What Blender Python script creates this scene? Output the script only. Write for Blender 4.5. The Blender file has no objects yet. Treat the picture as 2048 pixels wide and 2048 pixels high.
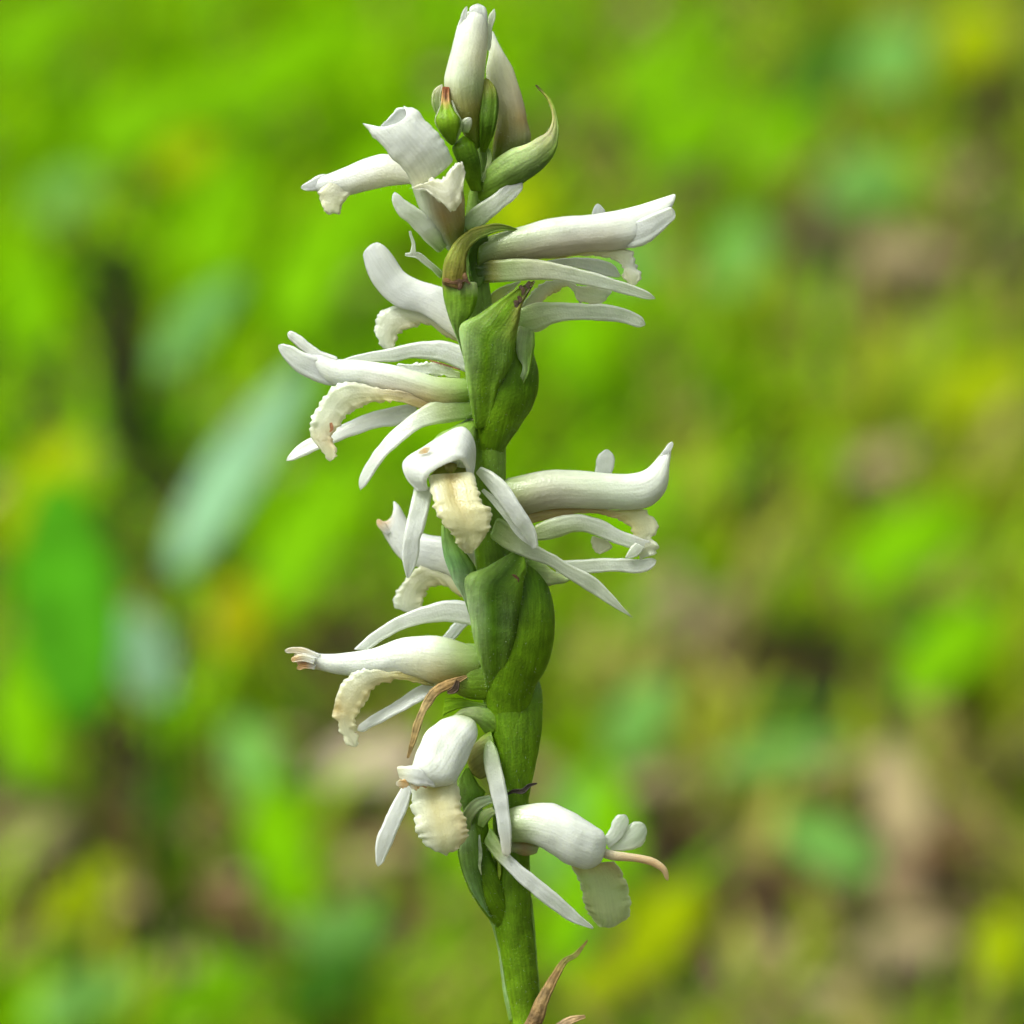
import bpy, math, random
import numpy as np
from mathutils import Vector, noise

random.seed(7)
rng = np.random.default_rng(7)
SC = bpy.context.scene
COL = SC.collection

# ------------------------------------------------------------------ camera
PITCH = math.radians(16.0)
D = 0.28                      # metres from lens to spike
FW = 0.045                    # width of the frame at the spike, metres
H = 0.22                      # height of the spike's middle above ground
FWD = np.array([0, math.cos(PITCH), -math.sin(PITCH)])
UPC = np.array([0, math.sin(PITCH), math.cos(PITCH)])
RGT = np.array([1.0, 0, 0])
O = np.array([0, 0, H])
CAM = O - FWD * D
cd = bpy.data.cameras.new('camera')
cam = bpy.data.objects.new('camera', cd)
COL.objects.link(cam)
cam.location = CAM
cam.rotation_euler = (math.pi / 2 - PITCH, 0, 0)
cd.sensor_width = 36
cd.lens = 36 * D / FW
cd.clip_start = 0.005
cd.clip_end = 200
cd.dof.use_dof = True
cd.dof.focus_distance = D - 0.0012
cd.dof.aperture_fstop = (cd.lens / 1000) / 0.0037
SC.camera = cam

# ------------------------------------------------------------------ light: bright overcast
SUN_EL, SUN_AZ = math.radians(60), math.radians(-112)   # azimuth from +Y, clockwise seen from above
w = bpy.data.worlds.new('World')
SC.world = w
w.use_nodes = True
nt = w.node_tree
sky = nt.nodes.new('ShaderNodeTexSky')
sky.sky_type = 'NISHITA'
sky.sun_disc = False
sky.sun_elevation = SUN_EL
sky.sun_rotation = SUN_AZ
sky.air_density = 0.5
sky.dust_density = 6.0
sky.ozone_density = 0.5
bg = nt.nodes['Background']
bg.inputs['Strength'].default_value = 0.12
hs = nt.nodes.new('ShaderNodeHueSaturation')       # cloud veil: the sky's blue is washed out
hs.inputs['Saturation'].default_value = 0.3
nt.links.new(sky.outputs['Color'], hs.inputs['Color'])
tint = nt.nodes.new('ShaderNodeMix')                # green tint added to the sky to cancel mauve petal shade
tint.data_type, tint.blend_type = 'RGBA', 'MULTIPLY'
tint.inputs['Factor'].default_value = 1
tint.inputs['B'].default_value = (0.915, 1.0, 0.87, 1)
nt.links.new(hs.outputs['Color'], tint.inputs['A'])
nt.links.new(tint.outputs['Result'], bg.inputs['Color'])
sl = bpy.data.lights.new('sun', 'SUN')
sl.energy = 1.5
sl.angle = math.radians(25)
sl.color = (1, 0.98, 0.9)
sun = bpy.data.objects.new('sun', sl)
COL.objects.link(sun)
sdir = Vector((math.sin(SUN_AZ) * math.cos(SUN_EL), math.cos(SUN_AZ) * math.cos(SUN_EL), math.sin(SUN_EL)))
sun.rotation_euler = sdir.to_track_quat('Z', 'Y').to_euler()
sun.location = (0, 0, 3)
vs = SC.view_settings
vs.view_transform = 'Standard'
vs.look = 'None'
vs.exposure = 0.84
vs.gamma = 1
SC.cycles.use_denoising = True

# ------------------------------------------------------------------ pixels to places
LEAN = math.radians(12)       # the spike leans back a little
SU = np.array([0, math.sin(LEAN), math.cos(LEAN)])
SN = np.array([0, -math.cos(LEAN), math.sin(LEAN)])


def ray(px, py):              # pixels of the 2048 frame
    k = FW / D / 2048
    return FWD + RGT * ((px - 1024) * k) + UPC * ((1024 - py) * k)


def P(px, py, d=0.0):         # a point d millimetres in front of the plane the spike grows in
    r = ray(px, py)
    t = (d / 1000 - SN @ (CAM - O)) / (SN @ r)
    return CAM + r * t


def G(px, py, z=0.0):         # a point on the level z above ground
    r = ray(px, py)
    t = (z - CAM[2]) / r[2]
    return CAM + r * t


def proj(p):                  # place to pixel of the 2048 frame
    v = p - CAM
    z = v @ FWD
    k = FW / D / 2048
    return 1024 + (v @ RGT) / z / k, 1024 - (v @ UPC) / z / k


CROP = {'A': (560, 0, 600 / 1932), 'B': (840, 360, 560 / 1932), 'C': (520, 460, 600 / 1932), 'D': (720, 820, 640 / 1932),
        'E': (540, 980, 580 / 1932), 'F': (700, 1360, 680 / 1932), 'W': (0, 0, 2048 / 1932), 'P': (0, 0, 1)}


def q(c, pts):
    ox, oy, s = CROP[c]
    return np.array([(ox + x * s, oy + y * s) for x, y in pts], float)


# ------------------------------------------------------------------ materials
def new_mat(name):
    m = bpy.data.materials.new(name)
    m.use_nodes = True
    n = m.node_tree
    return m, n, n.nodes['Principled BSDF'], n.nodes['Material Output']


def N(n, t, **kw):
    x = n.nodes.new(t)
    for k, v in kw.items():
        setattr(x, k, v)
    return x


def col_times_noise(n, scale, lo, hi, detail=4):
    a = N(n, 'ShaderNodeAttribute', attribute_name='Col')
    tc = N(n, 'ShaderNodeTexCoord')
    nz = N(n, 'ShaderNodeTexNoise')
    nz.inputs['Scale'].default_value = scale
    nz.inputs['Detail'].default_value = detail
    n.links.new(tc.outputs['Object'], nz.inputs['Vector'])
    mr = N(n, 'ShaderNodeMapRange')
    mr.inputs['From Min'].default_value = 0.3
    mr.inputs['From Max'].default_value = 0.7
    mr.inputs['To Min'].default_value = lo
    mr.inputs['To Max'].default_value = hi
    n.links.new(nz.outputs['Fac'], mr.inputs['Value'])
    mx = N(n, 'ShaderNodeMix', data_type='RGBA', blend_type='MULTIPLY')
    mx.inputs['Factor'].default_value = 1
    n.links.new(a.outputs['Color'], mx.inputs['A'])
    n.links.new(mr.outputs['Result'], mx.inputs['B'])
    return mx.outputs['Result'], tc


def bump(n, tc, bsdf, kind, scale, strength, dist):
    if kind == 'cells':
        t = N(n, 'ShaderNodeTexVoronoi')
        o = t.outputs['Distance']
    else:
        t = N(n, 'ShaderNodeTexNoise')
        t.inputs['Detail'].default_value = 5
        o = t.outputs['Fac']
    t.inputs['Scale'].default_value = scale
    n.links.new(tc.outputs['Object'], t.inputs['Vector'])
    b = N(n, 'ShaderNodeBump')
    b.inputs['Strength'].default_value = strength
    b.inputs['Distance'].default_value = dist
    n.links.new(o, b.inputs['Height'])
    n.links.new(b.outputs['Normal'], bsdf.inputs['Normal'])


def streaks(n, sx, sy, lo, hi, detail=3):
    """noise drawn out along the petal (attribute Flow: across mm, along mm, seed)"""
    a = N(n, 'ShaderNodeAttribute', attribute_name='Flow')
    mp = N(n, 'ShaderNodeMapping')
    mp.inputs['Scale'].default_value = (sx, sy, 1)
    n.links.new(a.outputs['Vector'], mp.inputs['Vector'])
    nz = N(n, 'ShaderNodeTexNoise')
    nz.inputs['Scale'].default_value = 1.0
    nz.inputs['Detail'].default_value = detail
    n.links.new(mp.outputs['Vector'], nz.inputs['Vector'])
    mr = N(n, 'ShaderNodeMapRange')
    mr.inputs['From Min'].default_value = 0.32
    mr.inputs['From Max'].default_value = 0.68
    mr.inputs['To Min'].default_value = lo
    mr.inputs['To Max'].default_value = hi
    n.links.new(nz.outputs['Fac'], mr.inputs['Value'])
    return mr.outputs['Result'], nz.outputs['Fac']


def mul(n, a, b):
    mx = N(n, 'ShaderNodeMix', data_type='RGBA', blend_type='MULTIPLY')
    mx.inputs['Factor'].default_value = 1
    n.links.new(a, mx.inputs['A'])
    n.links.new(b, mx.inputs['B'])
    return mx.outputs['Result']


def flesh(name, noise_scale, nlo, nhi, slo, shi, rough, spec, sss, radius, sscale, cell, cstr, sstr, transl):
    m, n, b, out = new_mat(name)
    c, tc = col_times_noise(n, noise_scale, nlo, nhi)
    st, fac = streaks(n, 9, 0.7, slo, shi)
    colr = mul(n, c, st)
    n.links.new(colr, b.inputs['Base Color'])
    tr = N(n, 'ShaderNodeBsdfTranslucent')          # light coming through the thin tissue
    n.links.new(colr, tr.inputs['Color'])
    m1 = N(n, 'ShaderNodeMixShader')
    m1.inputs[0].default_value = transl
    n.links.new(b.outputs[0], m1.inputs[1])
    n.links.new(tr.outputs[0], m1.inputs[2])
    at = N(n, 'ShaderNodeAttribute', attribute_name='Col')
    tp = N(n, 'ShaderNodeBsdfTransparent')          # glassy cells near the tips
    iv = N(n, 'ShaderNodeMath', operation='SUBTRACT')
    iv.inputs[0].default_value = 1.0
    n.links.new(at.outputs['Alpha'], iv.inputs[1])
    gl = N(n, 'ShaderNodeMath', operation='MULTIPLY')
    n.links.new(iv.outputs[0], gl.inputs[0])
    n.links.new(fac, gl.inputs[1])
    m2 = N(n, 'ShaderNodeMixShader')
    n.links.new(gl.outputs[0], m2.inputs[0])
    n.links.new(m1.outputs[0], m2.inputs[1])
    n.links.new(tp.outputs[0], m2.inputs[2])
    n.links.new(m2.outputs[0], out.inputs['Surface'])
    b.inputs['Roughness'].default_value = rough
    b.inputs['Specular IOR Level'].default_value = spec
    b.inputs['Subsurface Weight'].default_value = sss
    b.inputs['Subsurface Radius'].default_value = radius
    b.inputs['Subsurface Scale'].default_value = sscale
    v = N(n, 'ShaderNodeTexVoronoi')
    v.inputs['Scale'].default_value = cell
    n.links.new(tc.outputs['Object'], v.inputs['Vector'])
    b1 = N(n, 'ShaderNodeBump')
    b1.inputs['Strength'].default_value = cstr
    b1.inputs['Distance'].default_value = 0.00004
    n.links.new(v.outputs['Distance'], b1.inputs['Height'])
    b2 = N(n, 'ShaderNodeBump')
    b2.inputs['Strength'].default_value = sstr
    b2.inputs['Distance'].default_value = 0.00006
    n.links.new(fac, b2.inputs['Height'])
    n.links.new(b1.outputs['Normal'], b2.inputs['Normal'])
    n.links.new(b2.outputs['Normal'], b.inputs['Normal'])
    return m


def petal_material():
    return flesh('petal', 900, 0.88, 1.03, 0.90, 1.04, 0.27, 0.5, 0.9, (1.0, 1.0, 0.85), 0.00042, 9500, 0.32, 0.4, 0.10)


def green_material():
    return flesh('green_flesh', 1300, 0.72, 1.2, 0.82, 1.15, 0.42, 0.18, 0.3, (0.5, 1.0, 0.1), 0.0003, 9000, 0.35, 0.4, 0.08)


def dry_material():
    m, n, b, out = new_mat('dry_bract')
    c, tc = col_times_noise(n, 2500, 0.5, 1.35)
    n.links.new(c, b.inputs['Base Color'])
    b.inputs['Roughness'].default_value = 0.7
    bump(n, tc, b, 'noise', 5000, 0.8, 0.0001)
    return m


def hair_material():
    m, n, b, out = new_mat('hair')
    b.inputs['Base Color'].default_value = (0.5, 0.56, 0.36, 1)
    b.inputs['Roughness'].default_value = 0.3
    b.inputs['Subsurface Weight'].default_value = 0.3
    b.inputs['Subsurface Scale'].default_value = 0.0001
    return m


def leaf_material(name, scale, gloss, trans):
    m, n, b, out = new_mat(name)
    c, tc = col_times_noise(n, scale, 0.7, 1.25)
    n.links.new(c, b.inputs['Base Color'])
    b.inputs['Roughness'].default_value = gloss
    b.inputs['Specular IOR Level'].default_value = 0.03
    tr = N(n, 'ShaderNodeBsdfTranslucent')
    n.links.new(c, tr.inputs['Color'])
    mx = N(n, 'ShaderNodeMixShader')
    mx.inputs[0].default_value = trans
    n.links.new(b.outputs[0], mx.inputs[1])
    n.links.new(tr.outputs[0], mx.inputs[2])
    n.links.new(mx.outputs[0], out.inputs['Surface'])
    return m


def soil_material():
    m, n, b, out = new_mat('soil')
    tc = N(n, 'ShaderNodeTexCoord')
    n1 = N(n, 'ShaderNodeTexNoise')
    n1.inputs['Scale'].default_value = 40
    n1.inputs['Detail'].default_value = 8
    n.links.new(tc.outputs['Object'], n1.inputs['Vector'])
    r = N(n, 'ShaderNodeValToRGB')
    e = r.color_ramp.elements
    e[0].position, e[0].color = 0.32, (0.018, 0.012, 0.007, 1)
    e[1].position, e[1].color = 0.72, (0.14, 0.10, 0.055, 1)
    x = r.color_ramp.elements.new(0.55)
    x.color = (0.055, 0.045, 0.02, 1)
    n.links.new(n1.outputs['Fac'], r.inputs['Fac'])
    n.links.new(r.outputs['Color'], b.inputs['Base Color'])
    b.inputs['Roughness'].default_value = 0.9
    bump(n, tc, b, 'noise', 150, 0.8, 0.004)
    return m


PETAL, GREEN, DRY, HAIR = petal_material(), green_material(), dry_material(), hair_material()
GRASS = leaf_material('grass_blade', 120, 0.4, 0.45)
LEAF = leaf_material('weed_leaf', 160, 0.5, 0.45)
DEAD = leaf_material('dead_leaf', 220, 0.75, 0.12)
SOIL = soil_material()

# ------------------------------------------------------------------ helpers


def tag(o, label, cat=None, group=None, kind=None):
    o['label'] = label
    if cat:
        o['category'] = cat
    if group:
        o['group'] = group
    if kind:
        o['kind'] = kind
    return o


def empty(name, parent=None, loc=(0, 0, 0)):
    o = bpy.data.objects.new(name, None)
    o.empty_display_size = 0.002
    COL.objects.link(o)
    o.location = loc
    o.parent = parent
    return o


def mesh_obj(name, verts, faces, mat, parent=None, cols=None, smooth=True, flow=None):
    me = bpy.data.meshes.new(name)
    me.from_pydata([tuple(v) for v in verts], [], faces)
    if cols is not None:
        a = me.color_attributes.new('Col', 'FLOAT_COLOR', 'POINT')
        c = np.ones((len(verts), 4), np.float32)
        cols = np.asarray(cols)
        c[:, :cols.shape[1]] = cols
        a.data.foreach_set('color', c.ravel())
    if flow is not None:
        a = me.attributes.new('Flow', 'FLOAT_VECTOR', 'POINT')
        a.data.foreach_set('vector', np.asarray(flow, np.float32).ravel())
    me.materials.append(mat)
    if smooth:
        me.polygons.foreach_set('use_smooth', np.ones(len(me.polygons), bool))
    me.update()
    o = bpy.data.objects.new(name, me)
    COL.objects.link(o)
    o.parent = parent
    return o


def spline(pts, n):
    pts = np.asarray(pts, float)
    if len(pts) == 1:
        return np.repeat(pts, n, 0)
    dseg = np.maximum(np.linalg.norm(np.diff(pts[:, :2], axis=0), axis=1), 1e-6) ** 0.75 if pts.shape[1] > 1 else np.ones(len(pts) - 1)
    s = np.concatenate([[0], np.cumsum(dseg)])
    s /= s[-1]
    m = np.zeros_like(pts)      # finite-difference tangents, cubic Hermite
    for i in range(len(pts)):
        if i == 0:
            m[i] = (pts[1] - pts[0]) / (s[1] - s[0])
        elif i == len(pts) - 1:
            m[i] = (pts[-1] - pts[-2]) / (s[-1] - s[-2])
        else:
            m[i] = (pts[i + 1] - pts[i - 1]) / (s[i + 1] - s[i - 1])
    out = []
    for t in np.linspace(0, 1, n):
        i = min(max(int(np.searchsorted(s, t, side='right')) - 1, 0), len(pts) - 2)
        h = s[i + 1] - s[i]
        u = (t - s[i]) / h
        out.append((2 * u**3 - 3 * u**2 + 1) * pts[i] + (u**3 - 2 * u**2 + u) * h * m[i]
                   + (-2 * u**3 + 3 * u**2) * pts[i + 1] + (u**3 - u**2) * h * m[i + 1])
    return np.array(out)


def stops(cs, n):
    """colour along a length: one colour or a list of colours evenly spread, or (t, colour) pairs"""
    if isinstance(cs[0], (int, float)):
        return np.tile(np.array(cs, float), (n, 1))
    if not isinstance(cs[0][0], (int, float)) or len(cs[0]) == 2:
        tt = [c[0] for c in cs]
        cc = np.array([c[1] for c in cs], float)
    else:
        tt = np.linspace(0, 1, len(cs))
        cc = np.array(cs, float)
    t = np.linspace(0, 1, n)
    return np.stack([np.interp(t, tt, cc[:, k]) for k in range(3)], 1)


HAIRS = []                    # (point, normal) gathered for the fine hairs
SEED = [0]


def hsh(*a):
    return noise.noise(Vector(a))


def loft(name, parent, c, A, B, d, ca, cb=None, cm=None, mat=None, kind='sheet', cup=0.2, th=0.07, r0=0.0, r1=0.0, ruf=0.0,
         jag=0.0, groove=0.0, notch=0.0, roll=0.0, kf=1.0, kb=None, n=40, gap=40, hair=0.0, lump=0.02, ridge=0.0, glass=None):
    """A solid swept between two outline edges A and B. d: depth in mm along it."""
    SEED[0] += 1
    sd = SEED[0] * 3.17
    mat = mat or PETAL
    if mat is PETAL and kind == 'sheet' and not jag:
        jag, ruf, lump = 0.022, max(ruf, 0.03), max(lump, 0.03)
    if jag >= 0.09:
        n, jag = max(n, 110), jag * 1.2
    cb = ca if cb is None else cb
    ea, eb = spline(q(c, A), n), spline(q(c, B), n)
    dd = [d] if isinstance(d, (int, float)) else d
    dv = np.interp(np.linspace(0, 1, n), np.linspace(0, 1, len(dd)), dd) if len(dd) > 1 else np.full(n, dd[0])
    if len(dd) > 2:
        dv = spline(np.array([[x] for x in dd]), n)[:, 0]
    rr = [roll] if isinstance(roll, (int, float)) else roll
    rv = np.interp(np.linspace(0, 1, n), np.linspace(0, 1, len(rr)), rr) if len(rr) > 1 else np.full(n, rr[0])
    PA = np.array([P(*ea[i], dv[i] + rv[i]) for i in range(n)])
    PB = np.array([P(*eb[i], dv[i] - rv[i]) for i in range(n)])
    C = (PA + PB) / 2
    W = (PA - PB) / 2
    T = np.gradient(C, axis=0)
    T /= np.maximum(np.linalg.norm(T, axis=1, keepdims=True), 1e-9)
    tl = np.linspace(0, 1, n)
    L = np.linalg.norm(np.diff(C, axis=0), axis=1).sum()
    nr = np.cross(T, W)
    nr /= np.maximum(np.linalg.norm(nr, axis=1, keepdims=True), 1e-9)
    sg = np.sign(nr @ SN)
    sg[sg == 0] = 1
    nr *= sg[:, None]
    nr = nr + SN * 0.35       # never quite edge-on
    for _ in range(3):
        nr[1:-1] = (nr[:-2] + nr[1:-1] * 2 + nr[2:]) / 4
    nr /= np.linalg.norm(nr, axis=1, keepdims=True)
    f = np.ones(n)
    if r0 > 0:
        k = tl < r0
        f[k] *= np.sqrt(np.clip(1 - ((r0 - tl[k]) / r0)**2, 0.0, 1))
    if r1 > 0:
        k = tl > 1 - r1
        f[k] *= np.sqrt(np.clip(1 - ((tl[k] - 1 + r1) / r1)**2, 0.0, 1))
    f = np.maximum(f, 0.06)
    Ws = W * f[:, None]
    hw = np.maximum(np.linalg.norm(Ws, axis=1), 1e-5)
    Ka, Kb = stops(ca, n), stops(cb, n)
    Km = stops(cm, n) if cm is not None else None
    mm = 0.001
    if kind == 'tube':
        K = 28
        us = [(math.cos(2 * math.pi * j / K), math.sin(2 * math.pi * j / K)) for j in range(K)]
        kb = kf if kb is None else kb
        prof = [(u, (kf if v > 0 else kb) * v, 0) for u, v in us]
    elif kind == 'hood':      # an arch open underneath (towards edge B)
        g = math.radians(gap)
        M = 18
        outer = [(-math.pi + g + (2 * math.pi - 2 * g) * j / (M - 1)) for j in range(M)]
        lo = -math.cos(g)
        prof = []
        ti = 0.80
        for a in outer:       # a=0 is edge A; +-(pi-g) the two lower margins
            prof.append(((math.cos(a) - (1 + lo) / 2) / ((1 - lo) / 2), kf * math.sin(a), 0))
        for a in reversed(outer):
            prof.append(((math.cos(a) * ti - (1 + lo) / 2) / ((1 - lo) / 2), kf * ti * math.sin(a), 1))
    else:
        M = 17
        prof = [(math.sin(math.pi / 2 * (-1 + 2 * j / (M - 1))), 1, 0) for j in range(M)]
        prof += [(p[0], -1, 1) for p in reversed(prof[1:-1])]
    V, CC, FL = [], [], []
    for i in range(n):
        t = tl[i]
        for (u, v, inner) in prof:
            if kind == 'sheet':
                cupv = cup(t) if callable(cup) else cup
                thv = th * mm * (0.35 + 0.65 * min(1, f[i]))
                thv = min(thv, hw[i] * 0.8)
                off = cupv * hw[i] * (1 - u * u) + v * thv * (0.55 + 0.75 * math.exp(-((abs(u) - 0.8) / 0.16)**2)) * math.sqrt(max(0, 1 - u**8))
                if groove:
                    off -= groove * hw[i] * math.exp(-(u / 0.22)**2)
                if ridge:
                    off += ridge * hw[i] * math.exp(-(u / 0.15)**2)
            else:
                fl = 1 + (0.13 * hsh(u * 1.7 + sd, v * 1.7, t * 1.6 + 0.3) * math.sin(math.pi * min(1, t * 1.1)) if mat is PETAL else 0)
                off = v * hw[i] * fl
            wv = u
            if ruf:
                e = abs(u)**2.2 * min(1, t * 3)
                fr = L * 1000
                off += ruf * mm * e * (hsh(t * fr * 1.5, sd, 2.0 * (u > 0)) * 1.5 + hsh(t * fr * 3.4, sd + 5, 3.0 * (u > 0)))
            if jag:
                e = abs(u)**3 * min(1, t * 4)
                fr = L * 1000
                sdz = 7.0 if u > 0 else 1.0
                jj = 1.1 * hsh(t * fr * 1.37 + 0.31, sd * 0.73 + 0.21, sdz + 0.4) + 0.7 * hsh(t * fr * 3.31, sd + 9.4, sdz + 0.7) + 0.8 * hsh(t * fr * 7.13, sd + 3.3, sdz + 0.2)
                wv = u * (1 + e * jag * mm * jj / max(hw[i], 0.0002))
            p = C[i] + Ws[i] * wv + nr[i] * off
            if notch and t > 0.6:
                k = ((t - 0.6) / 0.4)**2
                p = p - T[i] * notch * mm * k * (1 - u * u)
            if jag and t > 0.8:
                k = (t - 0.8) / 0.2
                p = p + T[i] * jag * mm * k * 1.3 * hsh(u * hw[i] * 4000, sd, 4.4)
            V.append(p)
            kk = (u + 1) / 2 if kind == 'sheet' else min(1, max(0, (u + 0.7) / 1.3))
            col = Ka[i] * kk + Kb[i] * (1 - kk)
            if Km is not None:
                b_ = math.exp(-(u / 0.45)**2)
                col = col * (1 - b_) + Km[i] * b_
            gz = glass if glass is not None else (0.55 if kind == 'sheet' and mat is PETAL else (0.12 if mat is PETAL else 0.0))
            gz *= (0.45 + 0.55 * max(0, (t - 0.4) / 0.6)) * (1 - abs(u)**4)
            CC.append(np.append(col, 1 - gz))
            FL.append((u * hw[i] * 1000, t * L * 1000, sd + (40 * v if kind == 'sheet' else 0)))
    V = np.array(V)
    R = len(prof)
    if lump:
        for i in range(len(V)):
            p = Vector(V[i] * 1800 + sd)
            V[i] += np.array(noise.noise_vector(p)) * lump * mm * 1.2
    F = []
    for i in range(n - 1):
        for j in range(R):
            a, b_ = i * R + j, i * R + (j + 1) % R
            F.append((a, b_, b_ + R, a + R))
    V = list(V)
    if kind == 'hood':
        M = R // 2
        for i0 in (0, n - 1):
            for j in range(M - 1):
                q4 = (i0 * R + j, i0 * R + j + 1, i0 * R + R - 2 - j, i0 * R + R - 1 - j)
                F.append(q4 if i0 else q4[::-1])
    else:
        for i0 in (0, n - 1):
            V.append(np.mean(V[i0 * R:i0 * R + R], axis=0))
            CC.append(np.mean(CC[i0 * R:i0 * R + R], axis=0))
            FL.append(np.mean(FL[i0 * R:i0 * R + R], axis=0))
            k = len(V) - 1
            for j in range(R):
                a, b_ = i0 * R + j, i0 * R + (j + 1) % R
                F.append((a, b_, k) if i0 else (b_, a, k))
    if hair:
        for i in range(1, n - 1):
            for j in range(R):
                for _h in range(int(hair * 4 + random.random())):
                    a = np.array(V[i * R + j])
                    nn = np.cross(np.array(V[i * R + (j + 1) % R]) - np.array(V[i * R + j - 1]), np.array(V[(i + 1) * R + j]) - np.array(V[(i - 1) * R + j]))
                    l = np.linalg.norm(nn)
                    if l > 0:
                        nn = nn / l
                        if nn @ (a - C[i]) < 0:
                            nn = -nn
                        f1 = random.random()
                        a = a * (1 - f1) + np.array(V[(i + 1) * R + j]) * f1
                        HAIRS.append((a, nn))
    par = parent
    off0 = np.array(world_of(par))
    o = mesh_obj(name, np.array(V) - off0, F, mat, par, np.array(CC), flow=FL)
    sb = o.modifiers.new('smooth', 'SUBSURF')
    sb.levels = sb.render_levels = 1
    return o


def world_of(o):
    v = Vector((0, 0, 0))
    while o is not None:
        v = v + o.location
        o = o.parent
    return v


def edges_of(pts, widths):
    pts = np.asarray(pts, float)
    n = max(8, len(pts) * 3)
    c = spline(pts, n)
    wd = spline(np.array([[x] for x in widths], float), n)[:, 0] if len(widths) > 2 else np.interp(np.linspace(0, 1, n), np.linspace(0, 1, len(widths)), widths)
    t = np.gradient(c, axis=0)
    t /= np.linalg.norm(t, axis=1, keepdims=True)
    nv = np.stack([t[:, 1], -t[:, 0]], 1)
    return c + nv * wd[:, None] / 2, c - nv * wd[:, None] / 2


def ribbon(name, parent, c, pts, widths, d, ca, **kw):
    A, B = edges_of(pts, widths)
    return loft(name, parent, c, A, B, d, ca, **kw)


# colours (albedo)
WH = (0.85, 0.875, 0.83)
WG = (0.73, 0.79, 0.64)
CR = (0.82, 0.80, 0.55)
YE = (0.68, 0.59, 0.26)
CG = (0.44, 0.53, 0.25)
OL = (0.27, 0.26, 0.05)
TN = (0.48, 0.36, 0.15)
PK = (0.66, 0.60, 0.46)
OG = (0.78, 0.43, 0.20)
GR = (0.130, 0.255, 0.006)
GL = (0.25, 0.40, 0.085)
GY = (0.19, 0.33, 0.012)
DG = (0.052, 0.115, 0.004)
BR = (0.06, 0.03, 0.012)
TB = (0.36, 0.23, 0.09)

# ------------------------------------------------------------------ the orchid
plant = empty('orchid_plant')
tag(plant, 'white-flowered wild orchid with slender green stem and spiral of small flowers', 'orchid')

stemL = [(1032, 2110), (1022, 2039), (1010, 1976), (999, 1906), (984, 1835), (985, 1700), (985, 1600), (980, 1500), (972, 1400), (962, 1280), (952, 1150), (942, 1020), (948, 919), (948, 860), (938, 760), (922, 650), (915, 560), (925, 470), (936, 400), (952, 330), (958, 262)]
stemR = [(1090, 2110), (1083, 2039), (1079, 1987), (1072, 1906), (1064, 1835), (1060, 1700), (1058, 1600), (1060, 1500), (1056, 1400), (1046, 1280), (1030, 1150), (1014, 1020), (1012, 919), (1010, 860), (1002, 760), (990, 650), (978, 560), (970, 470), (970, 400), (975, 330), (978, 262)]
stem_top = loft('stem', plant, 'P', stemL, stemR, 0.0, [(0, GY), (0.12, GR), (0.3, (0.105, 0.22, 0.005)), (0.6, GR), (1, GL)],
                cb=[(0, GR), (0.3, GR), (1, GL)], mat=GREEN, kind='tube', n=120, hair=0.10, lump=0.03)
# the lower stem curves down to the ground out of frame
b0 = P(1061, 2100, 0.0)
lv, lf, lc = [], [], []
for i in range(41):
    t = i / 40
    z = b0[2] * (1 - t)
    y = b0[1] - (b0[1] + 0.006) * (1 - (1 - t)**2)
    x = b0[0] * (1 - t * 0.6)
    r = 0.00064 + 0.0005 * t
    for j in range(16):
        a = 2 * math.pi * j / 16
        lv.append((x + r * math.cos(a), y + r * math.sin(a), z))
        lc.append(GR)
for i in range(40):
    for j in range(16):
        lf.append((i * 16 + j, i * 16 + (j + 1) % 16, i * 16 + 16 + (j + 1) % 16, i * 16 + 16 + j))
mesh_obj('lower_stem', lv, lf, GREEN, plant, np.array(lc))
# pale raised ridges along the stem's two sides
ribbon('ridge', plant, 'F', [(795, 1340), (830, 1440), (855, 1560), (880, 1750), (918, 1935)], [26, 22, 22, 26, 30], 0.15, [GL, (0.42, 0.58, 0.30), GL], mat=GREEN, th=0.2, cup=0.4)
ribbon('ridge', plant, 'F', [(1028, 1240), (1044, 1400), (1056, 1560), (1070, 1720), (1078, 1800)], [12, 14, 14, 12, 10], 0.1, GL, mat=GREEN, th=0.12, cup=0.4)


def flower(kind='flower'):
    return empty(kind, plant)


# ---- bud pair at the tip
f = flower('bud')
loft('hood', f, 'A', [(1225, 960), (1150, 800), (1105, 700), (1055, 545), (1075, 420), (1110, 290), (1150, 140), (1190, 85), (1235, 70)],
     [(1285, 960), (1300, 800), (1310, 660), (1318, 480), (1335, 340), (1340, 220), (1332, 130), (1315, 85), (1285, 70)], [0.6, 0.9, 0.9, 0.6],
     [(0, GR), (0.22, OL), (0.34, (0.5, 0.5, 0.22)), (0.5, WG), (1, WH)], cb=[(0, GR), (0.3, OL), (0.42, CG), (0.6, CR), (1, WH)], kind='tube', kf=0.9, r1=0.08, hair=0.03)
loft('petal', f, 'A', [(1160, 300), (1150, 180), (1165, 90), (1195, 40)], [(1215, 300), (1205, 200), (1200, 120), (1212, 42)], [0.3, 1.0, 1.1], WH, cup=0.2, th=0.08, r0=0.4, r1=0.2)
loft('petal', f, 'A', [(1320, 330), (1330, 200), (1340, 110), (1372, 52)], [(1368, 330), (1365, 200), (1388, 110), (1388, 58)], [0.2, 0.3], WG, cup=0.3, th=0.1, r0=0.4, r1=0.2)
ribbon('petal', f, 'A', [(1270, 320), (1272, 200), (1272, 100), (1276, 26)], [110, 132, 128, 96], [0.2, 0.75, 0.85, 0.8], WH, cup=0.35, r0=0.3, r1=0.12)
ribbon('sepal', f, 'A', [(1308, 975), (1330, 860), (1345, 720), (1350, 600), (1325, 500)], [40, 95, 125, 110, 50], [0.5, 1.1, 1.0, 0.8], [GR, DG, (0.09, 0.17, 0.012), OL], mat=GREEN, cup=0.5, th=0.16, r1=0.2)
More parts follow.
